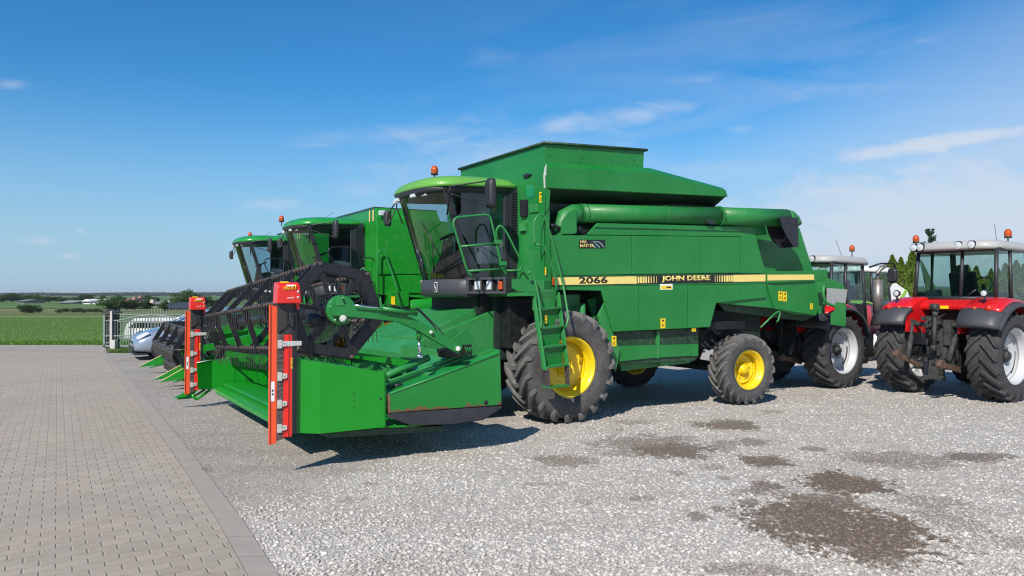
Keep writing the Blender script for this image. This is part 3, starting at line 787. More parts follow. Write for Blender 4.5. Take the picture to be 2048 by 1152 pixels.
sp.prism(sa, (0, .012, 0)); sp.prism([p + Vector((0, .33, 0)) for p in sa], (0, .012, 0))
sp.prism([sa[1], sa[2], sa[2] + Vector((0, .33, 0)), sa[1] + Vector((0, .33, 0))], (-.012, 0, 0))
sp.build('spout', plain('black_rubber_sheet', (.018, .018, .026), .42, 0, .2, 6, .2), auger, bevel=.004)
sp2 = MB().prism(pp(F1, [(1534, 451), (1572, 452), (1578, 478), (1586, 493), (1575, 495), (1560, 494), (1546, 482), (1538, 466)], .16), (0, .02, 0)); sp2.build('spout_flap', BLKP, auger)
wl = MB().hull([F1.pv(x, y, v) for v, sh in ((.03, 0), (.12, 0)) for x, y in ((1411, 431), (1429, 429), (1433, 434), (1427, 449), (1414, 446), (1409, 440))]); wl.tube(pp(F1, [(1412, 448), (1412, 440)], .1), .02, 8)
wl.build('work_light', BLKP, c1, bevel=.01)
# dark drip trough under the tube
tr = MB().bb((A0.x - .55, .30, A0.z - .42), (A2.x - .75, .95, A0.z - .22)); tr.bb((A0.x - .45, .62, A0.z - .25), (A2.x - .9, 1.0, A0.z + .35)); tr.build('auger_cradle', G_DARK, c1, bevel=.02)
lt = MB(); lt.prism(pp(F1, [(1448, 450), (1530, 452), (1535, 469), (1500, 468), (1496, 456)], .13), (0, .3, 0)); lt.build('rear_cover', G_OLD, c1, bevel=.006)
bt = MB(); bt.tube(pp(F1, [(1158, 464), (1166, 466), (1176, 462)], .2), .03, 10); bt.tube(pp(F1, [(1160, 452), (1161, 465)], .16), .014, 8)
bt.tube(pp(F1, [(1100, 450), (1110, 452), (1125, 459), (1140, 466)], .2), .03, 10); bt.build('auger_ram', GREASE, c1)

# stripe and lettering on the side
q = lambda x, y: F1.pv(x, y, .118)
def strip(x0, x1, y0a, y0b, y1a, y1b, mat, name, par, off=.0):
    return MB().prism([q(x0, y1a) + Vector((0, -off, 0)), q(x1, y1b) + Vector((0, -off, 0)), q(x1, y0b) + Vector((0, -off, 0)), q(x0, y0a) + Vector((0, -off, 0))], (0, -.003, 0)).build(name, mat, par)
def ytop(x): return 555.0 + (x - 1105) * (549.0 - 555.0) / 426
def ybot(x): return 570.3 + (x - 1105) * (562.6 - 570.3) / 426
def strp(x0, x1, mat, name='stripe', off=0.0, a=0.0, b=0.0, par=None): return strip(x0, x1, ytop(x0) + a, ytop(x1) + a, ybot(x0) - b, ybot(x1) - b, mat, name, par or body1, off)
bk_ = strp(1104, 1531.5, DECB, 'stripe_backing', a=-1.6, b=-1.2)
st = strp(1105.5, 1273, DECC, 'yellow_stripe', .003)
strp(1466, 1530.5, DECC, 'yellow_stripe', .003)
for a_, b_ in ((275, 278), (279.2, 283.7), (285, 288.7), (290.3, 293.4), (295.7, 298.2), (301.3, 303), (306.8, 308.2), (312.7, 313.4)): strp(1000 + a_, 1000 + b_, DECC, 'bar', .003, .8, .8, bk_)
for a_, b_ in ((429.5, 430.2), (433.8, 434.9), (438.3, 439.9), (442.7, 445), (447.3, 450.3), (451.8, 455.7), (456.7, 460.5), (462, 465)): strp(1000 + a_, 1000 + b_, DECC, 'bar', .003, .8, .8, bk_)
text('2066', q(1157, 567.2) + Vector((0, -.007, 0)), q(1214.5, 566.4) + Vector((0, -.007, 0)), .108, DECB, body1, 'model_number', bold=.025)
text('JOHN DEERE', q(1323, 565) + Vector((0, -.007, 0)), q(1420.5, 563.2) + Vector((0, -.007, 0)), .114, DECC, body1, 'maker_lettering', bold=.045)
hb_ = [F1.pv(x, y, .118) for x, y in ((1158, 496.6), (1210.3, 496.6), (1210.3, 479.7), (1158, 479.2))]
hd = MB().prism(hb_, (0, -.003, 0)).build('hill_decal', DECB, body1)
text('HILL', F1.pv(1160.5, 486.7, .114), F1.pv(1174.5, 486.7, .114), .045, DECC, hd, bold=.02)
text('MASTER', F1.pv(1160.5, 494.3, .114), F1.pv(1188.5, 494.3, .114), .045, DECC, hd, bold=.02)
for k in range(3):
    m = MB(); pa = []
    for i in range(9):
        t = i / 8; pa.append(F1.pv(1182 + 3 * k + (9 + 5 * k) * t ** (1.6 - .5 * k), 481.2 + .8 * k + (14.2 - 1.5 * k) * t ** (.75 + .5 * k), .1135))
    rib = []
    for i, p in enumerate(pa):
        w2 = .006 + .020 * i / 8; rib.append((p, w2))
    m.prism([p + Vector((0, 0, w2 * .5)) for p, w2 in rib] + [p - Vector((0, 0, w2 * .5)) for p, w2 in rib[::-1]], (0, -.001, 0)); m.build('field_line', plain('decal_teal', (.2, .42, .38), .5), hd)
sd_ = MB().prism([F1.pv(x, y, .118) for x, y in ((1320, 568), (1345, 567.6), (1345, 579.2), (1320, 579.6))], (0, -.003, 0)).build('dealer_sticker', DECW, body1)
MB().prism([F1.pv(x, y, .114) for x, y in ((1321.5, 571.8), (1343.5, 571.2), (1343.5, 577.8), (1321.5, 578.2))], (0, -.001, 0)).build('sticker_field', DECYB, sd_)
MB().prism([F1.pv(x, y, .1125) for x, y in ((1334, 572.5), (1342, 573.5), (1342, 576.5), (1332, 575))], (0, -.001, 0)).build('sticker_mark', DECB, sd_)
# rear stripe
q2 = lambda x, y: F1.pv(x, y, .117)
MB().prism([q2(1535, 561), (q2(1628.5, 559.5)), q2(1627.5, 549), q2(1535, 549.5)], (0, -.003, 0)).build('yellow_stripe', DECC, hood)
for s_ in ((1321, 637, 1330.5, 656.5), (1383.5, 657, 1391.5, 663)): sticker(F1, body1, *s_, .117, marks=2 if s_[3] - s_[1] > 9 else 1)
sticker(F1, c1, 1223.5, 672, 1232.5, 692.5, .158)
for s_ in ((1557, 582.5, 1564.5, 601.5), (1566, 583.5, 1573.5, 602.5), (1620.5, 607, 1625.5, 618.5)): sticker(F1, hood, *s_, .117)
MB().hull([F1.pv(x, y, v) for v in (.05, .12) for x, y in ((1104.5, 556), (1109, 555.6), (1109, 570), (1104.5, 570.5))]).build('side_marker_lamp', AMBER, c1, bevel=.006)

# platform, ladder and rails
pf = MB()
pf.bb((-1.05, .20, 2.02), (-.33, .95, 2.07)); pf.prism(pp(F1, [(1027, 558), (1087, 560), (1103, 561), (1103, 583), (1087, 585), (1036, 583), (1027, 577)], .10), (0, .06, 0))
pf.prism(pp(F1, [(1041, 585), (1068, 586), (1068, 592), (1041, 592)], .0), (0, .5, 0))
pf.build('platform', G_STEP, c1, bevel=.006)
ld = MB()
T = [F1.pv(1068, 588, .02), F1.pv(1120, 585, .02)]; B = [F1.pv(1091, 742, -.33), F1.pv(1139.5, 736, -.33)]
for a, b, sg in ((T[0], B[0], 1), (T[1], B[1], -1)):
    ld.prism([a, b, b + Vector((.028 * sg, 0, 0)), a + Vector((.028 * sg, 0, 0))], (0, .09, .02))
lad = ld.build('ladder', G_STEP, c1, bevel=.004)
def lv_(y):
    t = (y - 586) / (739 - 586.)
    return T[0].lerp(B[0], t), T[1].lerp(B[1], t)
for y in (618.5, 656.5, 694.5, 734):
    a, b = lv_(y); a += Vector((.03, -.03, 0)); b += Vector((-.03, -.03, 0))
    st_ = MB(); st_.prism([a, b, b + Vector((0, .20, 0)), a + Vector((0, .20, 0))], (0, 0, .02))
    n_ = 14
    for k in range(n_): 
        p = a.lerp(b, (k + .5) / n_); st_.box(p + Vector((0, .004, .024)), (.012, .03, .012))
    st_.build('step', G_STEP, lad)
    rp_ = MB().prism([a + Vector((0, .19, .02)), b + Vector((0, .19, .02)), b + Vector((0, .14, .30)), a + Vector((0, .14, .30))], (0, .008, 0)); ro = rp_.build('riser_plate', G_STEP if y < 620 else G_OLD, lad)
    dm = MB()
    for r_ in range(3):
        for k in range(7):
            p = (a + Vector((0, .165, .30))).lerp(b + Vector((0, .165, .30)), (k + .8 + .3 * (r_ % 2)) / 8) + Vector((0, .0, -.05 - .035 * r_))
            dm.box(p + Vector((0, -.022, 0)), (.016, .004, .007))
    dm.build('grip_hole', DECB, ro)
a, b = lv_(736); c_ = F1.pv(1097, 777, -.37); d_ = F1.pv(1140, 773, -.37)
lo = MB(); dk = plain('scuffed_dark_rubber', (.06, .05, .05), .7)
lo.prism([a + Vector((.03, -.03, 0)), c_, c_ + Vector((.03, 0, 0)), a + Vector((.06, -.03, 0))], (0, .09, 0)); lo.build('hanging_strap', dk, lad); lo = MB(); lo.prism([b + Vector((-.03, -.03, 0)), d_, d_ + Vector((-.025, 0, 0)), b + Vector((-.055, -.03, 0))], (0, .09, 0))
lo.build('hanging_strap', dk, lad)
sb_ = MB().prism([c_, d_, d_ + Vector((0, .19, 0)), c_ + Vector((0, .19, 0))], (0, 0, .022))
for k in range(14): sb_.box(c_.lerp(d_, (k + .5) / 14) + Vector((0, .004, .026)), (.012, .03, .012))
sb_.build('step', G_STEP, lad)
sticker(F1, lad, 1088.5, 631, 1094, 647, -.02)
rail(lad, F1, [((.02, .02, .02, .02, .02, .02, -.03, -.2, -.22), [(1071, 489), (1069, 478), (1068, 443), (1076, 430), (1088, 429.5), (1104, 479), (1125.6, 565), (1137.5, 637), (1130.6, 656)]),
               (.02, [(1071, 489), (1086, 490), (1097.6, 515), (1112, 555), (1112, 584)]),
               ((.0, -.02, -.03, -.1, -.16, -.17), [(1054.7, 549), (1060, 542), (1068, 552), (1077.8, 598), (1082.8, 644), (1081, 657)])], 'ladder_rail', G_STEP, .017, .09)
rail(c1, F1, [(.34, [(946.8, 557.5), (934, 541), (905.4, 445.3), (912, 434.5), (973, 429), (981, 434), (1004, 536.8), (1017.6, 554.5)]),
              (.34, [(921.7, 493), (994, 486.6)]), (.34, [(936.4, 541.8), (1005.8, 538)]),
              ((.34, .30, .26, .26, .26, .30, .34), [(996, 486.6), (991.5, 462), (1000, 449), (1012, 462), (1046, 530), (1040, 541), (1012, 541)]), ((.34, .34), [(1012, 541), (1004, 525)])], 'guard_rail', G_STEP, .017, .09)
cl_ = MB()
for x, y in ((995.5, 484), (1006, 527)): cl_.bb(F1.pv(x, y, .30) - Vector((.03, 0, .03)), F1.pv(x, y, .37) + Vector((.03, 0, .03)))
cl_.build('rail_clamp', G_STEP, c1, bevel=.004)

# wheels
wheel(c1, (0, .34, .90), .90, .68, .47, 19, YEL, RUB_DUSTY, lead=1, delta=.36, lugw=.062, lugh=.074, deep=.26, seed=1)
wheel(c1, (0, 2 * CC - .34, .90), .90, .68, .47, 21, YEL, RUB_DARK, lead=1, delta=.36, rot=(0, 0, R(180)), lugw=.058, lugh=.062, deep=.2, seed=2)
wheel(c1, (4.04, .24, .655), .66, .46, .36, 19, YEL, RUB_DUSTY, lead=1, delta=.42, rot=(0, 0, R(-4)), lugw=.045, lugh=.052, deep=.22, seed=3)
wheel(c1, (4.04, 2 * CC - .24, .655), .66, .46, .36, 20, YEL, RUB_DARK, lead=1, delta=.42, rot=(0, 0, R(176)), lugw=.045, lugh=.042, deep=.2, seed=4)
# steering axle, rods, hoses
sx = MB(); sx.tube([(3.7, .6, .75), (3.75, 1.7, .8)], .03, 8); sx.tube([(3.62, .55, 1.5), (3.9, .7, .8)], .05, 10); sx.hull([(3.2, .5, 1.75), (3.5, .5, 1.75), (3.75, .5, 1.2), (3.85, .5, 1.2), (3.2, .6, 1.75), (3.5, .6, 1.75), (3.75, .6, 1.2), (3.85, .6, 1.2)])
sx.bb((3.2, .3, 1.4), (4.2, .5, 1.55)); sx.tube([(3.25, .4, 1.0), (3.4, .9, .95), (3.6, 1.4, 1.0)], .02, 8); sx.build('steering_linkage', GREASE, c1, bevel=.005)
hs_ = MB()
rr_ = random.Random(3)
for k in range(9):
    p = Vector((3.0 + rr_.random() * .5, .3 + rr_.random() * .3, 1.45 - rr_.random() * .3)); hs_.tube([p, p + Vector((.2, 0, -.15)), p + Vector((.5, .1, -.1 + .2 * rr_.random())), p + Vector((.9, .1, .1))], .012, 6, .1)
hs_.build('hydraulic_hose', BLKP, c1)

# feeder house
fd = MB()
n0 = pp(F1, [(1002, 616), (1035, 631), (1012, 688), (960, 720), (888, 722), (872, 668)], .78)
fd.hull(n0 + [Vector((p.x, 2.93, p.z)) for p in n0])
fdo = fd.build('feeder_house', G_STEP, c1, bevel=.012)
fd2 = MB(); n1 = pp(F1, [(935, 655), (985, 745), (900, 745), (890, 690)], .55); fd2.prism([n1[0], n1[1], n1[2], n1[3]], (0, .05, 0)); fd2.build('feeder_side_shield', G_OLD, c1, bevel=.005)
# dark gap above the feeder house, with its tread plate
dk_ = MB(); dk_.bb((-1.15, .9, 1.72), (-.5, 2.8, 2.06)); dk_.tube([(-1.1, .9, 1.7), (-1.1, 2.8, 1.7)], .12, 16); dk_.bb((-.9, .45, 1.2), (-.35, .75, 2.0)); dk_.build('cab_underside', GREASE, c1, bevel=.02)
# ------------------------------------------------------------------ the near combine's header
HN, HF = -1.20, 4.90
tz = lambda v: -.012 * (v - HN)          # it hangs a little lower on its far side
def hz(u, v, z): return Vector((u, v, z + tz(v)))
hd1 = MB()
# table: ribbed floor, step and back wall
def slab(mb, u0, z0, u1, z1, v0, v1, t=.02):
    mb.add([hz(u0, v0, z0), hz(u1, v0, z1), hz(u1, v1, z1), hz(u0, v1, z0), hz(u0, v0, z0 - t), hz(u1, v0, z1 - t), hz(u1, v1, z1 - t), hz(u0, v1, z0 - t)],
           [(0, 1, 2, 3), (4, 7, 6, 5), (0, 4, 5, 1), (1, 5, 6, 2), (2, 6, 7, 3), (3, 7, 4, 0)])
slab(hd1, -4.36, .50, -3.2, .43, HN + .05, HF - .05)
slab(hd1, -3.2, .43, -2.6, .46, HN + .05, HF - .05)
slab(hd1, -2.62, 1.08, -2.56, .46, HN + .05, .70, .04); slab(hd1, -2.62, 1.08, -2.56, .46, 3.0, HF - .05, .04)
slab(hd1, -2.68, 1.12, -2.45, 1.12, HN + .05, HF - .05, .10); slab(hd1, -2.62, .7, -2.56, .46, .7, 3.0, .04)
for k in range(9): slab(hd1, -4.30 + k * .12, .512 - k * .007, -4.285 + k * .12, .511 - k * .007, HN + .06, HF - .06, .012)
table = hd1.build('header_table', G_NEW, c1)
# perforated front lip
lp = MB(); slab(lp, -4.52, .40, -4.36, .50, HN + .80, HF - .04, .012)
slab(lp, -4.53, .34, -4.50, .40, HN + .80, HF - .04, .012)
nf = 80
for k in range(nf):
    v = HN + .82 + k * (HF - HN - .92) / (nf - 1)
    p = hz(-4.52, v, .40); lp.hull([p + Vector((0, -.012, -.02)), p + Vector((0, .012, -.02)), p + Vector((0, -.012, .012)), p + Vector((0, .012, .012)), p + Vector((-.06, -.003, -.018)), p + Vector((-.06, .003, -.018)), p + Vector((-.055, 0, -.006))])
    p = hz(-4.43, v, .47); lp.box(p, (.07, .02, .018))
lp.build('knife_bar', G_BODY2, c1)
for v, w in ((.2, .5), (1.9, .5), (3.7, .5)):
    s_ = MB(); s_.hull([hz(-4.4, v, .43), hz(-4.4, v + w, .43), hz(-3.2, v, .40), hz(-3.2, v + w, .40), hz(-3.9, v, .36), hz(-3.9, v + w, .36), hz(-2.9, v, .33), hz(-2.9, v + w, .33)]); s_.build('skid_shoe', G_OLD, table)
# auger with flights
ag = MB(); ag.tube([hz(-2.98, HN + .1, .80), hz(-2.98, HF - .1, .80)], .16, 24)
for (va_, vb_, sg) in ((HN + .1, 1.3, 1), (2.4, HF - .1, -1)):
    n = 90; vs = []; fs = []
    for i in range(n + 1):
        t = i / n; v = va_ + (vb_ - va_) * t; a = sg * t * 2 * math.pi * 4.5
        for rr2 in (.15, .27): vs.append(hz(-2.98 + rr2 * math.cos(a), v, .80 + rr2 * math.sin(a)))
    for i in range(n): fs.append((2 * i, 2 * i + 1, 2 * i + 3, 2 * i + 2))
    ag.add(vs, fs, True)
ag.build('feed_auger', G_STEP, c1)
# near end: the fresh green side shield in two folds, and the old drive cover behind it
S = lambda x, y: F1.pv(x, y, HN)
a0, a1 = S(585, 716.8), S(585, 867); b0_, b1_ = S(640, 724), S(640, 867.5); c0_, c1_ = S(772, 744.8), S(772, 854)
inn = Vector((.01, .045, 0))
ns = MB(); a0b = a0 + inn; a1b = a1 + inn
ns.prism([b0_, c0_, c1_, b1_], (0, .025, 0))
ns.add([a0b, b0_, b1_, a1b, a0b + Vector((.01, .025, 0)), b0_ + Vector((0, .025, 0)), b1_ + Vector((0, .025, 0)), a1b + Vector((.01, .025, 0))], [(0, 1, 2, 3), (7, 6, 5, 4), (0, 4, 5, 1), (3, 2, 6, 7), (0, 3, 7, 4)])
ns.prism([c0_ + Vector((0, .0, 0)), c1_ + Vector((0, 0, 0)), c1_ + Vector((0, .16, 0)), c0_ + Vector((0, .16, 0))], (-.02, 0, 0))
for x in (708.5, 763): 
    for y in (778, 784, 799, 812, 822): ns.lathe([(.001, -.004), (.008, -.004), (.008, .0)], c=F1.pv(x if x < 750 else x, y, HN), n=8)
shield = ns.build('side_shield', G_NEW, c1)
hi = MB()
for y in (733, 787, 842): hi.tube([F1.pv(583.5, y - 7, HN + .1), F1.pv(583.5, y + 7, HN + .1)], .012, 8)
hi.build('hinge', G_NEW, shield)
bh = MB()
for x, y, r_ in ((761, 797, .014), (708, 800, .008), (707, 787, .006), (709, 812, .006)): bh.lathe([(.001, -.005), (r_, -.005), (r_, .0)], c=F1.pv(x, y, HN), n=10)
bh.build('bolt_hole', DECB, shield)
# far end shield, seen from inside
fs_ = MB(); fz = HF
f0 = [F1.pv(x, y, fz) for x, y in ((397, 724), (424, 720), (424, 777), (400, 776))]
fs_.prism([f0[1], Vector((-2.6, fz, f0[1].z + .12)), Vector((-2.6, fz, .2)), f0[2]], (0, .025, 0))
fs_.prism([f0[0] + Vector((-.05, -.14, 0)), f0[1], f0[2], f0[3] + Vector((-.05, -.14, 0))], (.0, .025, 0)); fs_.build('side_shield', G_NEW, c1)
MB().tube([f0[0] + Vector((-.05, -.14, .0)), f0[1] + Vector((0, 0, 0))], .008, 6).build('bare_edge', DECW, c1)
# drive cover
dc = MB()
pbx = pp(F1, [(778, 788), (1000, 707), (1003, 810), (778, 826)], HN); 
ins = [F1.pv(782, 783, HN + .06), F1.pv(1000, 699, HN + .07)]
dc.hull(pbx + [ins[0], ins[1], ins[0] + Vector((0, .22, .01)), ins[1] + Vector((0, .25, .01)), pbx[3] + Vector((0, .3, 0)), pbx[2] + Vector((0, .3, 0))])
m_, t_m, b_m = new_mat('chipped_green_paint')
tc = t_m.nodes.new('ShaderNodeTexCoord'); sp_ = t_m.nodes.new('ShaderNodeSeparateXYZ'); t_m.links.new(tc.outputs['Object'], sp_.inputs[0])
nA = noise_tex(t_m, 3.2, 6, .65); nB = noise_tex(t_m, 1.0, 4)
base = mixc(t_m, maprange(t_m, nB, .35, .7), (.007, .19, .022), (.018, .235, .04))
chip = maprange(t_m, mth(t_m, 'SUBTRACT', mth(t_m, 'MULTIPLY', nA, .5), mth(t_m, 'ADD', mth(t_m, 'MULTIPLY', sp_.outputs[0], .015), sp_.outputs[2])), -.335, -.315)
base = mixc(t_m, chip, base, (.16, .07, .04)); t_m.links.new(base, b_m.inputs['Base Color']); b_m.inputs['Roughness'].default_value = .38; b_m.inputs['Coat Weight'].default_value = .3
bump(t_m, b_m, noise_tex(t_m, 3, 3), .12, .03)
G_CHIP = m_
dco = dc.build('drive_cover', G_CHIP, c1, bevel=.01)
MB().tube([pbx[0], pbx[1]], .012, 8).build('cover_seam', G_STEP, dco)
MB().lathe([(.001, -.006), (.022, -.006), (.03, -.004), (.03, 0)], c=F1.pv(972, 805, HN), n=16).build('round_hole', DECB, dco)
MB().prism([pbx[3] + Vector((-.01, -.002, .0)), pbx[3] + Vector((-.012, -.002, 0)), pbx[0] + Vector((-.02, -.002, 0)), pbx[0] + Vector((.005, -.002, 0)), pbx[3] + Vector((.02, -.002, 0))], (0, -.003, 0)).build('rust_edge', plain('rust', (.20, .09, .05), .8, 0, .4, 30), dco)
bs = MB().hull(pp(F1, [(775, 827), (1003, 812), (996, 819), (967, 838), (905, 848), (822, 850.5), (775, 834)], HN + .005) + pp(F1, [(775, 830), (1003, 815), (967, 840), (822, 852)], HN + .35))
bs.build('lower_skirt', plain('dark_grey_skirt', (.035, .036, .045), .42, .1, .2, 6, .1), dco, bevel=.004)
# under-frame strips below the shield
ufm = MB(); ufm.prism(pp(F1, [(640, 868), (772, 856), (888, 852), (886, 862), (790, 868), (655, 876)], HN + .18), (0, .35, 0)); ufm.build('under_frame', G_DARK, c1)
# sloping tubes and rails behind the shield
sl = MB()
sl.tube(pp(F1, [(772, 752), (800, 739), (858, 715)], HN + .35), .045, 14)
sl.prism(pp(F1, [(772, 770), (945, 708), (948, 722), (772, 792)], HN + .25), (0, .06, 0)); sl.prism(pp(F1, [(900, 712), (948, 706), (948, 720), (850, 750)], HN + .3), (0, .6, 0))
sl.tube(pp(F1, [(772, 765), (935, 705)], HN + .22), .018, 8)
sl.build('frame_beam', G_STEP, c1, bevel=.004)
cb = MB(); cb.tube(pp(F1, [(772, 775), (790, 772)], HN + .15), .008, 6); cb.tube(pp(F1, [(788, 772), (804, 769)], HN + .15), .022, 10); cb.build('cable_plug', BLKP, c1)
# feeder opening frame and header back cover in the middle
hb2 = MB(); hb2.hull([hz(-2.6, .55, 1.2), hz(-2.6, 3.1, 1.2), hz(-2.3, .55, 1.42), hz(-2.3, 3.1, 1.42), hz(-2.3, .55, .6), hz(-2.3, 3.1, .6), hz(-2.55, .55, .6), hz(-2.55, 3.1, .6)])
hb2.hull([hz(-2.35, .8, 1.42), hz(-2.35, 2.9, 1.42), hz(-1.3, .85, 1.85), hz(-1.3, 2.85, 1.85), hz(-2.3, .8, .6), hz(-2.3, 2.9, .6), hz(-1.0, .9, 1.0), hz(-1.0, 2.8, 1.0)])
hb2.bb((-2.62, HN + .3, .95), (-2.5, .7, 1.3)); hb2.build('header_back', G_STEP, c1, bevel=.01)
def on_slope(px, py):
    lo_, hi_ = .0, 4.0
    for _ in range(40):
        m_ = (lo_ + hi_) / 2; p = F1.pv(px, py, m_)
        if p.z > 1.35 + (p.x + 2.35) * .43 / 1.05: hi_ = m_
        else: lo_ = m_
    p = F1.pv(px, py, lo_); return Vector((p.x, p.y, 1.37 + (p.x + 2.35) * .43 / 1.05 + .01))
for (a_, b_) in (((889, 647), (906, 638)), ((881, 660), (901, 651))):
    p0, p1 = on_slope(*a_), on_slope(*b_); MB().prism([p0, p1, p1 + Vector((.05, 0, .02)), p0 + Vector((.05, 0, .02))], (0, 0, .004)).build('yellow_mark', DECYB, c1)
# joint block and valve plate at the arm foot
vb = MB(); vb.prism(pp(F1, [(928, 690), (944, 689), (945, 710), (929, 709)], HN + .08), (0, .06, 0)); vb.prism(pp(F1, [(886, 700), (928, 692), (926, 712), (890, 716)], HN + .15), (0, .2, 0)); vb.build('arm_bracket', GREASE, c1, bevel=.004)
wv = MB()
for k in range(3): wv.tube(pp(F1, [(931 + k * 4, 694), (933 + k * 4, 706), (935 + k * 4, 694)], HN + .075), .006, 6)
wv.build('spring_mark', G_STEP, c1)

# reel -------------------------------------------------------------
hub = F1.pv(680, 620, -1.15)
RT = lambda v: -.056 * (v + 1.15)
RR_ = .60
def rpt(r, a, v): return Vector((hub.x + r * math.cos(R(a)), v, hub.z + RT(v) + r * math.sin(R(a))))
ANG = [49 + 60 * k for k in range(6)]
RV0, RV1 = -1.0, 4.6
rs = MB(); rs.tube([rpt(0, 0, RV0 - .12), rpt(0, 0, RV1 + .12)], .075, 16)
reel = rs.build('reel', BLK, c1)
def spider(v, wide, full, name='reel_spider'):
    m = MB(); w = .085 if full else .062 if wide else .048
    for k in range(6):
        a, b = rpt(RR_ + .02, ANG[k], v), rpt(RR_ + .02, ANG[(k + 1) % 6], v)
        ai, bi = rpt(RR_ - w * 1.25, ANG[k], v), rpt(RR_ - w * 1.25, ANG[(k + 1) % 6], v)
        m.prism([a, b, bi, ai], (0, .006, 0))
        for p_, q_ in ((a, b), (ai, bi)):
            d = (q_ - p_).normalized(); nn = Vector((d.z, 0, -d.x)) * .004
            m.prism([p_ + nn, q_ + nn, q_ - nn, p_ - nn], (0, .03, 0))
        # spokes: straight from the hub plate and crossed between corners
        sp0 = rpt(.10, ANG[k] + 30, v); e0_ = ai.lerp(bi, .06); e1_ = ai.lerp(bi, .94)
        for e_, o_ in (((e0_, rpt(.10, ANG[k] + 10, v)), (ai.lerp(bi, .55), rpt(.10, ANG[k] + 35, v))) if full and v == RV0 else ()):
            d = (e_ - o_).normalized(); nn = Vector((-d.z, 0, d.x)) * (.024 if e_ is e0_ else .009)
            m.prism([o_ + nn, e_ + nn, e_ - nn, o_ - nn], (0, .012, 0))
    m.tube([rpt(0, 0, v - .01), rpt(0, 0, v + .02)], .15 if full else .09, 20)
    return m.build(name, BLK, reel)
svs = [RV0, RV0 + .30, .16, 1.39, 2.60, 3.75, RV1]
for i, v in enumerate(svs): spider(v, i in (0, 1, 6), i in (0, 6))
# pipes with their spring tines
for k in range(6):
    pm = MB(); pm.tube([rpt(RR_ - .01, ANG[k], RV0 - .02), rpt(RR_ - .01, ANG[k], RV1 + .02)], .021, 10); pipe = pm.build('tine_pipe', RUSTY, reel)
    tm = MB(); nt_ = 38
    for i in range(nt_):
        v = RV0 + .06 + i * (RV1 - RV0 - .12) / (nt_ - 1)
        c = rpt(RR_ - .01, ANG[k], v)
        # coil round the pipe's front, then a hanging wire
        tm.tube([c + Vector((.03 * math.cos(t), .006 * t, .03 * math.sin(t))) for t in [j * .9 for j in range(8)]], .0055, 4, cap=False)
        j_ = (random.random() - .5) * .03
        tm.tube([c + Vector((-.03, .04, 0)), c + Vector((-.035 + j_ * .3, .045, -.13)), c + Vector((-.01 + j_, .045, -.29))], .0042, 4, cap=False)
    tm.build('spring_tine', TINE, pipe)
    # thin pale edge strips of the slanting boards
# long boards between spiders (dark slats running with the pipes)
hb3 = MB(); hb3.tube([rpt(0, 0, RV0 - .08), rpt(0, 0, RV0 - .04)], .17, 28); hb3.build('reel_end_plate', BLK, reel)
# reel arms
arm_px = [(665, 606), (717, 610), (767, 619), (797, 626), (822, 634), (850, 648), (885, 668), (926, 694), (918, 708), (864, 678), (830.5, 658), (794, 643), (717, 635), (667, 631)]
am = MB(); apts = pp(F1, arm_px, -1.32); am.prism(apts, (0, .09, 0))
am.lathe([(.001, -.07), (.17, -.07), (.175, -.05), (.175, .0), (.001, .0)], c=(hub.x, -1.15, hub.z), n=36)
arm = am.build('reel_arm', G_OLD, c1, bevel=.008)
for k in range(5):
    ab = MB()
    a = k * 1.26 + .3; ab.lathe([(.001, -.02), (.012, -.02), (.012, 0)], c=(hub.x + .14 * math.cos(a), -1.22, hub.z + .14 * math.sin(a)), n=6); ab.build('pivot_bolt', STEEL, arm)
ab = MB(); ab.tube([F1.pv(686, 637, -1.40), F1.pv(686, 637, -1.3)], .04, 16); ab.tube([F1.pv(686, 637, -1.42), F1.pv(686, 637, -1.4)], .025, 12)
ab.build('pivot_bolt', STEEL, arm); ab = MB(); ab.tube([F1.pv(862, 664, -1.36), F1.pv(862, 664, -1.28)], .02, 12); ab.build('pivot_bolt', STEEL, arm); ab = MB(); ab.tube([F1.pv(916, 697, -1.36), F1.pv(916, 697, -1.2)], .03, 12)
ab.build('pivot_bolt', STEEL, arm)
mt = MB(); mt.hull([F1.pv(x, y, v) for v in (-1.33, -1.2) for x, y in ((676, 590), (683, 593), (690, 612), (672, 612))]); mt.build('speed_sensor_bracket', G_STEP, arm, bevel=.01)
rm = MB(); rm.tube(pp(F1, [(708, 610), (766, 617)], -1.36), .011, 10); rm.build('piston_rod', CHROME, arm)
rm = MB(); rm.tube(pp(F1, [(764, 616.5), (834, 628)], -1.36), .026, 14); rm.tube(pp(F1, [(756, 621), (768, 609)], -1.36), .01, 8); rm.build('hydraulic_cylinder', G_OLD, arm)
v2 = MB(); v2.tube(pp(F1, [(837.5, 657), (838, 680)], -1.25), .03, 14); v2.bb(F1.pv(833, 660, -1.29), F1.pv(842, 655, -1.2)); v2.build('lift_cylinder', G_OLD, arm)
v3 = MB(); v3.tube(pp(F1, [(838, 680), (840, 711)], -1.25), .017, 12); v3.tube(pp(F1, [(839.5, 709), (840, 715)], -1.25), .045, 12); v3.build('lift_rod', CHROME, arm)
hs2 = MB(); hs2.tube(pp(F1, [(775, 608), (790, 612), (822, 620), (832, 617), (842, 625), (866, 650), (880, 672), (905, 700)], -1.28), .009, 6, .06); hs2.tube(pp(F1, [(826, 618), (836, 616), (850, 630), (880, 660), (900, 690)], -1.30), .008, 6, .06); hs2.build('hydraulic_hose', BLKP, arm)
am2 = MB(); am2.prism([Vector((p.x, 4.85, p.z + RT(4.85) + .02)) for p in apts], (0, .09, 0)); am2.lathe([(.001, -.03), (.17, -.03), (.17, .03), (.001, .03)], c=(hub.x, 4.80, hub.z + RT(4.8)), n=24); am2.build('reel_arm', G_OLD, c1, bevel=.008)
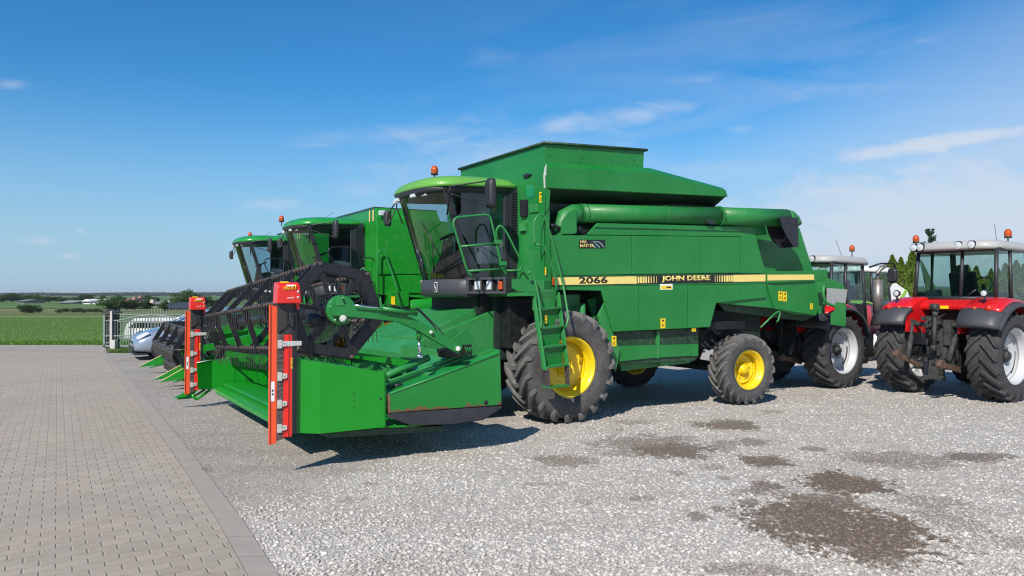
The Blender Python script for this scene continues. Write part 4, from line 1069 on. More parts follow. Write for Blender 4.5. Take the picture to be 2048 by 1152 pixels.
dv = MB(); dv.lathe([(.001, 0), (.075, 0), (.09, .05), (.05, .28), (.001, .28)], c=(0, 0, 0), n=20, axis='X'); dv.build('drive_motor', GREYP, reel, loc=F1.pv(615, 641, -.85))

# vertical side knives ---------------------------------------------
def side_knife(root, p_bot, p_top, v):
    """a red rape-seed knife: p_bot / p_top are its front-lower and front-upper corners in the machine's frame"""
    u0, zb, zt2 = p_bot.x, p_bot.z, p_top.z; Hh = zt2 - zb; u1 = u0 + .045
    lean = (p_top.x - .0 - u0) * .15
    def X(u, z_): return Vector((u + lean * (z_ - zb) / Hh, v, z_))
    H0 = zb + Hh * .86
    m = MB(); m.prism([X(u0, zb), X(u0 + .085, zb + .01), X(u0 + .085, H0 - .02), X(u0, H0)], (0, .02, 0)); m.prism([X(u0, zb), X(u0 + .01, zb), X(u0 + .01, H0), X(u0, H0)], (0, -.015, 0))
    k = m.build('side_knife', ORANGE, root, bevel=.002)
    c = MB(); c.prism([X(u0 + .155, zb + .07), X(u0 + .26, zb + .07), X(u0 + .255, H0 - .34), X(u0 + .165, H0 - .34)], (0, .035, 0)); c.prism([X(u0 + .205, zb + .07), X(u0 + .217, zb + .07), X(u0 + .217, H0 - .34), X(u0 + .205, H0 - .34)], (0, -.012, 0))
    c.build('knife_channel', RED, k, bevel=.003)
    s = MB(); s.prism([X(u0 + .085, zb + .03), X(u0 + .155, zb + .05), X(u0 + .16, H0 - .05), X(u0 + .085, H0 - .05)], (0, .05, 0))
    n = 22
    for i in range(n):
        z_ = zb + .06 + (H0 - .4 - zb) * i / n; a = X(u0 + .09, z_) + Vector((0, -.006, 0)); s.prism([a, X(u0 + .15, z_ + .018) + Vector((0, -.006, 0)), X(u0 + .09, z_ + .04) + Vector((0, -.006, 0))], (0, .006, 0))
    s.build('sickle_blade', RUSTY, k)
    b = MB(); b.prism([X(u0 + .27, zb + .1), X(u0 + .31, zb + .1), X(u0 + .31, H0), X(u0 + .27, H0)], (0, .05, 0)); b.build('mounting_post', BLK, k)
    g = MB(); g.prism([X(u0 + .09, H0 - .33), X(u0 + .27, H0 - .33), X(u0 + .29, H0 + .02), X(u0 + .09, H0 + .02)], (0, .06, 0)); g.prism([X(u0 + .10, H0 - .02), X(u0 + .20, H0 - .1), X(u0 + .20, H0 - .24), X(u0 + .10, H0 - .32)], (0, -.02, 0)); g.build('gear_cover', plain('grey_cover_plate', (.05, .048, .045), .45, .3), k, bevel=.005)
    hh = MB(); hh.tube([X(u0 + .21, H0 - .22) + Vector((0, -.005, 0)), X(u0 + .21, H0 - .22) + Vector((0, -.05, 0)), X(u0 + .225, H0 - .10) + Vector((0, -.05, 0)), X(u0 + .225, H0 - .10) + Vector((0, -.005, 0))], .012, 8, .02); hh.build('handle', BLKP, k)
    for f in (.09, .24, .41, .61):
        z_ = zb + .01 + (Hh * 1.0) * f
        bb = MB(); bb.prism([X(u0 + .092, z_ - .045), X(u0 + .14, z_ - .045), X(u0 + .14, z_ + .05), X(u0 + .092, z_ + .05)], (0, -.025, 0)); bb.prism([X(u0 + .14, z_ - .03), X(u0 + (.2 if f < .6 else .36), z_ - .02), X(u0 + (.2 if f < .6 else .36), z_ + .03), X(u0 + .14, z_ + .035)], (0, -.016, 0))
        for du, dz_ in ((.16, .015), (.185, -.01), (.155, -.015)): bb.lathe([(.001, -.03), (.009, -.03), (.009, -.01)], c=X(u0 + du, z_ + dz_), n=6, smooth=False)
        bb.build('bracket', STEEL, k, bevel=.002)
    # red head
    hd_ = MB(); a = X(u0 + .065, H0 + .015); hw_ = .27; hh_ = zt2 - H0 - .015
    prof = []
    for (y, z_) in ((-.09, 0), (-.085, .72 * hh_), (-.06, .9 * hh_), (-.02, .985 * hh_), (.04, hh_), (.12, hh_ * .98), (.12, 0)): prof.append((y, z_))
    l, r2 = a.x, a.x + hw_
    hd_.loft([[Vector((l + .006 * 0 + (z_ / hh_) * .012, v + y, a.z + z_)) for y, z_ in prof], [Vector((r2 - (z_ / hh_) * .018, v + y, a.z + z_)) for y, z_ in prof]], smooth=False)
    hd_.prism([(r2 - .05, v - .02, a.z + .02), (r2, v - .02, a.z + .02), (r2 - .005, v - .02, a.z - .07), (r2 - .03, v - .02, a.z - .08)], (0, .1, 0))
    hd_.bb((l - .0, v - .088, a.z - .0), (r2 + .004, v - .05, a.z + .022))
    head = hd_.build('drive_head', RED, k, bevel=.012)
    yv = v - .0935
    text('ZIEGLER', (l + .065, yv, a.z + hh_ * .635), (l + .185, yv, a.z + hh_ * .655),   .034, DECYB, head, bold=.012)
    text('1', (l + .196, yv, a.z + hh_ * .655), (l + .208, yv, a.z + hh_ * .655), .055, DECYB, head, bold=.03)
    text('ZRM 80', (l + .11, yv, a.z + .05), (l + .185, yv, a.z + .055), .018, DECW, head)
    w2 = MB(); w2.prism([(l + .10, yv, a.z + hh_ * .80), (l + .19, yv, a.z + hh_ * .81), (l + .19, yv + .012, a.z + hh_ * .88), (l + .10, yv + .012, a.z + hh_ * .87)], (0, -.003, 0)); w2.build('white_label', DECW, head)
    y2 = MB(); y2.prism([(l + .05, v - .042, a.z + hh_ * .965), (l + .14, v - .042, a.z + hh_ * .965), (l + .14, v - .0, a.z + hh_ * 1.0), (l + .05, v - .0, a.z + hh_ * 1.0)], (0, 0, .008)); y2.build('yellow_label', DECYB, head)
    sc = MB()
    for z_ in (.55, .28): sc.lathe([(.001, -.012), (.008, -.012), (.015, -.004), (.015, 0)], c=(l + .232, v - .088, a.z + hh_ * z_), n=10)
    sc.build('screw', STEEL, head)
    lw = MB(); lw.prism([X(u0 + .02, zb + .42 * Hh - .28), X(u0 + .062, zb + .42 * Hh - .28), X(u0 + .062, zb + .42 * Hh - .06), X(u0 + .02, zb + .42 * Hh - .06)], (0, -.003, 0)); lo_ = lw.build('white_label', DECW, k)
    lk = MB()
    for z_ in (.21, .17): lk.prism([X(u0 + .028, zb + .42 * Hh - z_) + Vector((0, -.004, 0)), X(u0 + .055, zb + .42 * Hh - z_) + Vector((0, -.004, 0)), X(u0 + .042, zb + .42 * Hh - z_ + .028) + Vector((0, -.004, 0))], (0, -.001, 0))
    lk.build('pictogram', DECB, lo_)
    text('ZIEGLER', X(u0 + .24, zb + .60 * Hh - .13) + Vector((0, -.004, 0)), X(u0 + .24, zb + .60 * Hh - .26) + Vector((0, -.004, 0)), .022, DECYB, k, up=(1, 0, 0), bold=.02)
    return k
kn = side_knife(c1, F1.pv(537, 890, HN - .01), F1.pv(545, 564, HN - .01), HN - .01)
kf = side_knife(c1, F1.pv(369, 789, HF), F1.pv(379, 594, HF), HF)
# crop divider nose on the far side
dn = MB(); pn = [F1.pv(347, 797, HF + .05), F1.pv(392, 772, HF + .05), F1.pv(398, 776, HF + .05), F1.pv(385, 792, HF + .05)]
dn.prism(pn, (0, .06, 0)); dn.tube([F1.pv(355, 797, HF + .1), F1.pv(385, 795, HF + .1), F1.pv(410, 779, HF + .1)], .02, 8, .1); dn.tube([F1.pv(384, 789, HF), F1.pv(392, 800, HF), F1.pv(422, 778, HF)], .025, 8, .1); dn.build('divider_nose', G_NEW, c1)
# lower pieces at the near knife foot


# ------------------------------------------------------------------ second and third combines
def back_combine(root, F, beacon_px, hdr):
    cab = build_cab(root, F, G_ROOF2, beacon_px)
    b = MB()
    b.prism([(-.32, .14, 2.05), (5.8, .14, 1.6), (6.0, .14, 2.4), (5.4, .14, 3.4), (3.2, .14, 3.9), (-.32, .14, 3.95)], (0, 3.42, 0))
    b.hull([(-.32, .14, 3.94), (-.32, 3.56, 3.94), (-.30, .30, 4.19), (-.30, 3.4, 4.19), (1.36, .3, 4.19), (1.36, 3.4, 4.19), (1.42, .14, 3.89), (1.42, 3.56, 3.89)])
    bd = b.build('body', G_BODY2, root, bevel=.012)
    m = MB()
    m.prism([(-.31, .10, 2.55), (4.9, .10, 2.62), (4.6, .10, 3.62), (.35, .10, 3.72), (-.31, .10, 3.90)], (0, .05, 0))
    m.prism([(.15, .10, 2.1), (4.6, .10, 2.0), (4.75, .10, 2.60), (.05, .10, 2.53)], (0, .05, 0)); m.build('side_panel', G_BODY2, bd, bevel=.008)
    r_ = MB(); r_.bb((-.33, .3, 4.19), (1.38, .33, 4.215)); r_.bb((-.33, 3.37, 4.19), (1.38, 3.4, 4.215)); r_.bb((-.33, .33, 4.19), (-.30, 3.37, 4.215)); r_.build('tank_rim', G_DARK, bd)
    # side gearbox cover with sticker
    gx = MB(); gx.bb((-.05, -.05, 1.75), (.45, .35, 2.12)); gx.tube([(.5, .1, 1.7), (1.3, .1, 1.75)], .22, 20); gx.build('drive_cover', G_BODY2, root, bevel=.015)
    gx = MB(); gx.bb((-.02, -.057, 1.80), (.08, -.053, 2.0)); gx.build('warning_sticker', DECYB, root)
    l = MB(); l.bb((-.55, -.05, 4.02), (-.42, .12, 4.14))
    lg = MB(); lg.bb((-.30, -.02, 3.98), (-.14, .08, 4.1)); lg.build('work_light', LAMPG, root, bevel=.01)
    for vv in (.3, .55): MB().bb((-.345, vv, 3.86), (-.338, vv + .06, 4.14)).build('white_sticker', DECC, root)
    ch = MB(); ch.bb((-1.0, .75, 1.0), (4.5, 2.95, 2.2)); ch.tube([(0, .5, .9), (0, 3.2, .9)], .16, 16); ch.tube([(4.0, .4, .64), (4.0, 3.3, .64)], .09, 12); ch.bb((.6, .3, .8), (3.2, 3.4, 2.1)); ch.build('chassis', G_GRIME_SHADE, root, bevel=.01)
    fh = MB(); fh.hull([(-.6, .95, 1.9), (-.6, 2.75, 1.9), (-.4, .95, 1.1), (-.4, 2.75, 1.1), (-2.5, .95, 1.35), (-2.5, 2.75, 1.35), (-2.5, .95, .6), (-2.5, 2.75, .6)]); fh.build('feeder_house', G_DARK, root, bevel=.012)
    pf = MB(); pf.bb((-1.1, .05, 1.98), (-.33, .95, 2.03)); pf.build('platform', G_STEP, root)
    ld = MB()
    for u in (-.75, -.3): ld.prism([(u, .0, 2.0), (u + .04, .0, 2.0), (u + .04, -.35, .75), (u, -.35, .75)], (0, .07, 0))
    for k in range(5):
        z = 1.75 - k * .24; vv = .0 - .35 * (2.0 - z) / 1.25; ld.bb((-.71, vv, z), (-.30, vv + .18, z + .03))
    ld.build('ladder', G_STEP, root)
    rl = MB()
    rl.tube([(-.32, .0, 2.0), (-.35, -.02, 3.1), (-.20, -.02, 3.15), (-.0, -.05, 2.6), (.25, -.25, 1.4)], .018, 8, .1)
    rl.tube([(-.78, .0, 2.0), (-.78, -.0, 2.65), (-.7, -.05, 2.7), (-.65, -.2, 2.0), (-.6, -.33, 1.2)], .018, 8, .1)
    rl.build('ladder_rail', G_STEP, root)
    bl = MB()
    bl.tube([(-1.12, .3, 2.3), (-1.5, .3, 3.1), (-1.35, .3, 3.2), (-.85, .3, 3.18), (-.72, .3, 3.0), (-.55, .3, 2.3)], .016, 8, .09)
    bl.tube([(-1.32, .3, 2.75), (-.66, .3, 2.7)], .016, 8); bl.tube([(-.6, .3, 2.95), (-.35, .3, 2.95), (-.1, .3, 2.35), (-.5, .3, 2.35)], .016, 8, .08, closed=True); bl.build('guard_rail', BLK, root)
    an = MB(); an.tube([(-1.2, 2.2, 3.95), (-.75, 2.1, 4.22)], .004, 5); an.build('antenna', BLK, root)
    for (x, v, rz) in ((0, .34, 0), (0, 2 * CC - .34, 180)): wheel(root, (x, v, .9), .9, .68, .47, 18, YEL, RUB_DARK, rot=(0, 0, R(rz)), lugw=.06, lugh=.06, deep=.2)
    for (x, v, rz) in ((4.0, .24, 0), (4.0, 2 * CC - .24, 180)): wheel(root, (x, v, .62), .62, .42, .34, 18, YEL, RUB_DARK, rot=(0, 0, R(rz)), lugw=.045, lugh=.04, deep=.2)
c2w = F1.world(.04, 7.75)
c2 = thing('combine_harvester', 'middle green combine with a plain bright green flank, parked behind the nearest one', 'combine harvester', (c2w.x, c2w.y, 0), TH, 'green combine harvesters parked side by side')
back_combine(c2, F2, (563, 444), True)
c3w = F1.world(.10, 14.6)
c3 = thing('combine_harvester', 'farthest green combine, only its cab and beacon showing behind the middle one', 'combine harvester', (c3w.x, c3w.y, 0), TH, 'green combine harvesters parked side by side')
back_combine(c3, F3, (500, 474), False)
# header of the middle combine, black reel with tine screens and three green dividers
H2 = [ -.2, 4.05]
def header2(root):
    m = MB(); n0, n1 = H2
    m.bb((-4.6, n0, .22), (-2.5, n1, .27)); m.bb((-2.55, n0, .25), (-2.45, n1, 1.15)); m.prism([(-4.1, n0, .35), (-2.5, n0, .35), (-2.5, n0, 1.2), (-3.4, n0, .95), (-4.1, n0, .5)], (0, .03, 0)); m.prism([(-4.1, n1, .35), (-2.5, n1, .35), (-2.5, n1, 1.2), (-3.4, n1, .95), (-4.1, n1, .5)], (0, .03, 0))
    m.build('header_table', G_BODY2, root)
    hc = Vector((-4.39, 0, .87)); RR2 = .53
    r_ = MB(); r_.tube([(hc.x, n0 + .1, hc.z), (hc.x, n1 - .1, hc.z)], .07, 12); rl = r_.build('reel', BLK, root)
    def rp2(k, v, r=RR2): a = R(60 * k); return Vector((hc.x + r * math.cos(a), v, hc.z + r * math.sin(a)))
    for v in (n0 + .15, n0 + 1.5, n0 + 2.8, n1 - .15):
        s = MB()
        for k in range(6):
            s.prism([rp2(k, v, RR2 + .03), rp2(k + 1, v, RR2 + .03), rp2(k + 1, v, RR2 - .09), rp2(k, v, RR2 - .09)], (0, .012, 0)); s.tube([rp2(k, v), (hc.x, v, hc.z)], .02, 6)
        s.build('reel_spider', BLK, rl)
    for k in range(6):
        s = MB(); s.tube([rp2(k, n0 + .1), rp2(k, n1 - .1)], .022, 8); pa = s.build('tine_pipe', GREYP, rl)
        t = MB()
        for i in range(46):
            v = n0 + .15 + i * (n1 - n0 - .3) / 45; c = rp2(k, v); t.tube([c, c + Vector((-.02, .01, -.12)), c + Vector((.0, .01, -.26))], .006, 4, cap=False)
        t.prism([rp2(k, n0 + .2), rp2(k, n1 - .2), rp2(k, n1 - .2) + Vector((-.02, 0, -.10)), rp2(k, n0 + .2) + Vector((-.02, 0, -.10))], (.004, 0, 0))
        t.build('spring_tine', TINE, pa)
    for (vv, tip, zt2) in ((.13, -5.18, .72), (.72, -5.24, .70), (n1 + .05, -5.26, .70)):
        d = MB(); d.hull([(tip, vv, .18), (tip + .02, vv + .04, .18), (-4.2, vv - .05, .30), (-4.2, vv + .18, .30), (-4.2, vv - .03, zt2), (-4.2, vv + .10, zt2), (-4.0, vv, zt2 - .1)]); dd = d.build('divider', G_BODY2, root, bevel=.01)
        MB().prism([(tip + .05, vv + .01, .215), (-4.22, vv - .02, zt2 + .01), (-4.22, vv + .09, zt2 + .01), (tip + .05, vv + .04, .215)], (0, 0, .006)).build('bare_edge', DECC, dd)
        s = MB(); s.tube([(tip + .3, vv + .2, .16), (-4.7, vv + .25, .20), (-4.2, vv + .25, .35)], .025, 8, .1); s.build('lifter', G_STEP, dd)
    for vv in (n0 + .0, n1 - .08): MB().prism([(hc.x - .1, vv, hc.z - .06), (hc.x - .1, vv, hc.z + .06), (-2.5, vv, 1.35), (-2.3, vv, 1.1)], (0, .08, 0)).build('reel_arm', G_BODY2, root)
header2(c2)
# ================================================================== the ground
def gpt(px, py, z=0.0):
    d = F1.ray(px, py); t = (z - CAMH) / d[2]; return Vector((d[0] * t, d[1] * t, z))
def sheet(name, pts, z, mat, kind='structure', rz=0.0, sub=None):
    c, s = math.cos(-rz), math.sin(-rz)
    vs = [(c * p[0] - s * p[1], s * p[0] + c * p[1], 0) for p in pts]
    me = bpy.data.meshes.new(name); me.from_pydata(vs, [], [list(range(len(vs)))])
    bm = bmesh.new(); bm.from_mesh(me); bmesh.ops.triangulate(bm, faces=bm.faces, ngon_method='EAR_CLIP'); bmesh.ops.recalc_face_normals(bm, faces=bm.faces)
    if bm.faces and sum(f.normal.z for f in bm.faces) < 0: bmesh.ops.reverse_faces(bm, faces=bm.faces)
    bm.to_mesh(me); bm.free()
    o = link(name, me, mat, None, (0, 0, z), (0, 0, rz)); o['kind'] = kind; return o

# gravel: stones as cells with their own tone and height, plus oil stains
m, t, b = new_mat('limestone_gravel'); GRAV = m
tc = t.nodes.new('ShaderNodeTexCoord'); ob = tc.outputs['Object']
def voro(scale, feat='F1', vec=ob, rnd=1.0):
    v = t.nodes.new('ShaderNodeTexVoronoi'); v.feature = feat; v.inputs['Scale'].default_value = scale; v.inputs['Randomness'].default_value = rnd
    t.links.new(vec, v.inputs['Vector']); return v
wn_ = t.nodes.new('ShaderNodeTexNoise'); wn_.inputs['Scale'].default_value = 30; t.links.new(ob, wn_.inputs['Vector'])
wv_ = t.nodes.new('ShaderNodeVectorMath'); wv_.operation = 'MULTIPLY_ADD'; t.links.new(wn_.outputs[1], wv_.inputs[0]); wv_.inputs[1].default_value = (.02, .02, .02); t.links.new(ob, wv_.inputs[2])
V1 = voro(46, 'F1', wv_.outputs[0]); V1e = voro(46, 'DISTANCE_TO_EDGE', wv_.outputs[0]); V2 = voro(110, 'F1', wv_.outputs[0])
sepc = t.nodes.new('ShaderNodeSeparateColor'); t.links.new(V1.outputs['Color'], sepc.inputs[0])
stone = ramp(t, sepc.outputs[0], [(0, (0.317, 0.294, 0.269)), (.18, (0.435, 0.408, 0.378)), (.5, (0.527, 0.495, 0.461)), (.8, (0.583, 0.552, 0.516)), (.95, (0.645, 0.614, 0.578)), (1, (0.709, 0.683, 0.648))])
stone = mixc(t, maprange(t, sepc.outputs[1], .8, 1, 0, .3), stone, (0.478, 0.354, 0.297))
gap = maprange(t, V1e.outputs[0], .0, .09)
cavity = mixc(t, gap, (0.315, 0.288, 0.256), stone)
big = noise_tex(t, .35, 5, .6, ob); mid = noise_tex(t, 1.7, 5, .6, ob)
base = mixc(t, maprange(t, big, .42, .68, 0, .45), cavity, mixc(t, 1.0, cavity, (.86, .80, .70), 'MULTIPLY'))
base = mixc(t, maprange(t, mid, .5, .75, 0, .4), base, mixc(t, 1.0, base, (.74, .72, .70), 'MULTIPLY'))
# wheel lanes pressed into the yard along the machines
mpn = t.nodes.new('ShaderNodeMapping'); mpn.inputs['Rotation'].default_value = (0, 0, -R(24)); mpn.inputs['Scale'].default_value = (.16, 1.5, 1); t.links.new(ob, mpn.inputs[0])
lane = noise_tex(t, 1.0, 5, .6, mpn.outputs[0]); base = mixc(t, maprange(t, lane, .50, .66, 0, .55), base, mixc(t, 1.0, base, (.84, .80, .74), 'MULTIPLY'))
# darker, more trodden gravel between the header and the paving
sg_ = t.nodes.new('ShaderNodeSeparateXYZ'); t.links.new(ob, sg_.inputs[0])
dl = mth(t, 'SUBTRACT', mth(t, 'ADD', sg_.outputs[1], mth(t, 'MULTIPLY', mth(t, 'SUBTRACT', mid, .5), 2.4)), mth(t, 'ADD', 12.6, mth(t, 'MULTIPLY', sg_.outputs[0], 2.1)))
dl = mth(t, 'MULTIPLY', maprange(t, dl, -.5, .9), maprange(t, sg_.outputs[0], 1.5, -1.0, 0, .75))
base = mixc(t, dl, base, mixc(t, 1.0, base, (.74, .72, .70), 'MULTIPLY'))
# stains: (x, y, half-length, half-width, strength)
stains = []
for px, py, rx, ry, sg in ((1455, 850, 58, 9, .8), (1305, 890, 105, 18, .6), (1340, 902, 65, 14, .85), (1130, 920, 60, 12, .55), (1250, 908, 60, 6, .4), (1530, 923, 48, 11, .85), (1450, 888, 28, 8, .5), (1505, 884, 35, 7, .55), (1790, 915, 90, 11, .5),
    (1820, 928, 70, 9, .4), (1945, 915, 50, 9, .75), (2000, 912, 30, 4, .6), (1690, 966, 85, 19, .9), (1530, 972, 30, 9, .75), (1540, 985, 60, 8, .4), (1500, 1004, 22, 8, .7), (1650, 1008, 75, 18, .75), (1665, 1050, 150, 48, .9), (1600, 1045, 110, 28, .5), (1740, 1100, 70, 32, .7),
    (1395, 1034, 22, 8, .6), (1435, 1018, 14, 5, .6), (1465, 1030, 20, 4, .45), (1285, 998, 22, 5, .45), (1355, 946, 18, 4, .45), (1425, 935, 28, 5, .4), (1068, 969, 35, 4, .35), (1860, 1005, 60, 12, .35), (1900, 1040, 60, 18, .35), (1500, 1140, 70, 12, .45), (1630, 898, 22, 4, .6), (1545, 824, 22, 4, .4), (1265, 845, 45, 4, .4), (1165, 1003, 20, 5, .3), (2010, 1085, 50, 12, .3), (1450, 957, 10, 4, .5), (740, 968, 22, 6, .45), (700, 1000, 16, 5, .3)):
    c = gpt(px, py); e = gpt(px + rx, py); d_ = (gpt(px, py - ry) - gpt(px, py + ry)).length / 2
    stains.append((c.x, c.y, (e - c).length * 1.15, d_ * 1.2, sg))
stn = noise_tex(t, 2.4, 7, .7, ob, .6); stn2 = noise_tex(t, 14, 3, .6, ob)
acc = None
warp = mth(t, 'ADD', mth(t, 'MULTIPLY', mth(t, 'SUBTRACT', stn, .5), 2.6), mth(t, 'MULTIPLY', mth(t, 'SUBTRACT', stn2, .5), 2.0))
for (x, y, a_, b_, sg) in stains:
    v1 = t.nodes.new('ShaderNodeVectorMath'); v1.operation = 'SUBTRACT'; t.links.new(ob, v1.inputs[0]); v1.inputs[1].default_value = (x, y, 0)
    v2_ = t.nodes.new('ShaderNodeVectorMath'); v2_.operation = 'MULTIPLY'; t.links.new(v1.outputs[0], v2_.inputs[0]); v2_.inputs[1].default_value = (1 / a_, 1 / b_, 0)
    v3_ = t.nodes.new('ShaderNodeVectorMath'); v3_.operation = 'LENGTH'; t.links.new(v2_.outputs[0], v3_.inputs[0])
    s_ = maprange(t, mth(t, 'ADD', v3_.outputs['Value'], warp), 1.02, .80, 0, sg)
    acc = s_ if acc is None else mth(t, 'MAXIMUM', acc, s_)
stainc = mixc(t, 1.0, base, (.27, .205, .155), 'MULTIPLY')
base = mixc(t, acc, base, stainc)
t.links.new(base, b.inputs['Base Color']); b.inputs['Roughness'].default_value = .88
hh = mth(t, 'ADD', mth(t, 'MULTIPLY', mth(t, 'SUBTRACT', 1.0, V1.outputs['Distance']), .7), mth(t, 'MULTIPLY', sepc.outputs[2], .5))
hh = mth(t, 'ADD', hh, mth(t, 'MULTIPLY', gap, .5)); bump(t, b, mth(t, 'ADD', hh, mth(t, 'MULTIPLY', V2.outputs['Distance'], -.12)), .6, .013)
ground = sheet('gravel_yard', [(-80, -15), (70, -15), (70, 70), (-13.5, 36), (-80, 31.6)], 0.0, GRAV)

# paving: interlocking grey blocks with wavy bed joints
edge_px = [(557, 1152), (486.6, 1045), (376.8, 900), (300, 806), (231.5, 727.5), (205, 703)]
edge = [gpt(*p) for p in edge_px]
ex0 = edge[0] + (edge[0] - edge[1]).normalized() * 9
pang = math.atan2(edge[4].y - edge[2].y, edge[4].x - edge[2].x) - R(90)
m, t, b = new_mat('interlocking_pavers'); PAVE = m
tc = t.nodes.new('ShaderNodeTexCoord'); sp_ = t.nodes.new('ShaderNodeSeparateXYZ'); t.links.new(tc.outputs['Object'], sp_.inputs[0])
PW, PH = .215, .135
tri = mth(t, 'PINGPONG', mth(t, 'ADD', sp_.outputs[0], 100), PW / 4); yw = mth(t, 'ADD', mth(t, 'ADD', sp_.outputs[1], 200), mth(t, 'MULTIPLY', tri, .42))
rowf = mth(t, 'DIVIDE', yw, PH); rowi = mth(t, 'FLOOR', rowf); odd = mth(t, 'MULTIPLY', mth(t, 'PINGPONG', rowi, 1.0), .5)
xr = mth(t, 'ADD', mth(t, 'DIVIDE', sp_.outputs[0], PW), mth(t, 'ADD', odd, 400)); fx = mth(t, 'FRACT', xr)
cid = t.nodes.new('ShaderNodeCombineXYZ'); t.links.new(mth(t, 'FLOOR', mth(t, 'ADD', xr, .5)), cid.inputs[0]); t.links.new(rowi, cid.inputs[1])
wn2 = t.nodes.new('ShaderNodeTexWhiteNoise'); wn2.noise_dimensions = '2D'; t.links.new(cid.outputs[0], wn2.inputs['Vector'])
blk = ramp(t, wn2.outputs['Value'], [(0, (0.340, 0.300, 0.252)), (.5, (0.363, 0.322, 0.271)), (1, (0.389, 0.345, 0.290))])
nb = noise_tex(t, .5, 5, .6); ng = noise_tex(t, 160, 3, .7); nm = noise_tex(t, 4.5, 5, .65)
blk = mixc(t, maprange(t, nb, .35, .68, 0, .7), blk, mixc(t, 1.0, blk, (1.10, 1.02, .95), 'MULTIPLY'))
blk = mixc(t, maprange(t, noise_tex(t, .22, 3, .5), .45, .65, 0, .6), blk, mixc(t, 1.0, blk, (0.886, 0.870, 0.827), 'MULTIPLY'))
blk = mixc(t, maprange(t, nm, .5, .74, 0, .45), blk, mixc(t, 1.0, blk, (0.721, 0.700, 0.667), 'MULTIPLY'))
blk = mixc(t, maprange(t, ng, .35, .7, 0, .35), blk, mixc(t, 1.0, blk, (1.3, 1.28, 1.25), 'MULTIPLY'))
hj = maprange(t, mth(t, 'ABSOLUTE', mth(t, 'SUBTRACT', mth(t, 'FRACT', rowf), .5)), .468, .492)
hvis = maprange(t, noise_tex(t, 9, 3, .6), .4, .62, .15, .8)
pc = mixc(t, mth(t, 'MULTIPLY', hj, hvis), blk, (0.160, 0.138, 0.113))
dd = mth(t, 'MULTIPLY', mth(t, 'SUBTRACT', fx, .5), PW); fy = mth(t, 'ABSOLUTE', mth(t, 'SUBTRACT', mth(t, 'FRACT', rowf), .5))
inrow = maprange(t, fy, .45, .38); dash = mth(t, 'MULTIPLY', maprange(t, mth(t, 'ABSOLUTE', dd), .0095, .006), inrow)
pc = mixc(t, dash, pc, mixc(t, maprange(t, dd, -.003, .003), (0.124, 0.105, 0.085), (0.412, 0.370, 0.301)))
dr = noise_tex(t, 5.5, 3, .5); spots = maprange(t, dr, .735, .76, 0, .6); pc = mixc(t, spots, pc, (0.052, 0.045, 0.038))
joints = mth(t, 'MAXIMUM', hj, dash)
t.links.new(pc, b.inputs['Base Color']); b.inputs['Roughness'].default_value = .85
bump(t, b, mth(t, 'ADD', mth(t, 'MULTIPLY', joints, -1.0), mth(t, 'MULTIPLY', ng, .12)), .5, .006)
kw = .20
nrm_ = []
allp = [ex0] + edge
def off(i, w):
    a = allp[max(i - 1, 0)]; c = allp[min(i + 1, len(allp) - 1)]; d = (c - a).normalized(); return allp[i] + Vector((-d.y, d.x, 0)) * w
inner = [off(i, kw) for i in range(len(allp))]
sheet('block_paving', [(-60, -15), (inner[0].x, -15)] + [(p.x, p.y) for p in inner] + [(-60, inner[-1].y + .6)], .008, PAVE, rz=pang)
m, t, b = new_mat('border_blocks')
tc = t.nodes.new('ShaderNodeTexCoord'); sp_ = t.nodes.new('ShaderNodeSeparateXYZ'); t.links.new(tc.outputs['Object'], sp_.inputs[0])
jl = mth(t, 'PINGPONG', mth(t, 'ADD', sp_.outputs[1], 10), .25); jm = maprange(t, jl, .0, .006)
nb = noise_tex(t, 3, 5, .6); ng = noise_tex(t, 150, 3, .7)
cc_ = mixc(t, maprange(t, nb, .3, .7), (0.312, 0.278, 0.242), (0.363, 0.322, 0.279)); cc_ = mixc(t, maprange(t, ng, .4, .7, 0, .3), cc_, (0.423, 0.390, 0.344)); cc_ = mixc(t, jm, (0.131, 0.117, 0.102), cc_)
t.links.new(cc_, b.inputs['Base Color']); b.inputs['Roughness'].default_value = .85; bump(t, b, ng, .3, .004)
bd = MB(); rings = []
for i in range(len(allp)):
    a = allp[i]; c = off(i, kw - .006); rings.append([Vector((a.x, a.y, .014)), Vector((c.x, c.y, .014)), Vector((c.x, c.y, -.1)), Vector((a.x, a.y, -.1))])
bd.loft(rings, smooth=False); kb = bd.build('paving_border', m); kb['kind'] = 'structure'
# asphalt apron beyond the paving
m, t, b = new_mat('old_asphalt'); n = noise_tex(t, 120, 3, .6); n2 = noise_tex(t, .3, 5, .6)
cc_ = mixc(t, maprange(t, n2, .35, .65), (0.312, 0.283, 0.247), (0.373, 0.337, 0.293)); cc_ = mixc(t, maprange(t, n, .4, .7, 0, .3), cc_, (0.222, 0.205, 0.182)); t.links.new(cc_, b.inputs['Base Color']); b.inputs['Roughness'].default_value = .9; bump(t, b, n, .3, .004)
e1_ = gpt(205, 703)
sheet('asphalt_road', [(-80, gpt(0, 703).y), (gpt(209, 703).x, gpt(209, 703).y), (gpt(209, 700).x, gpt(212, 700).y), (gpt(208, 690).x, gpt(208, 690).y), (-80, gpt(0, 692).y + .5)], .0055, m)

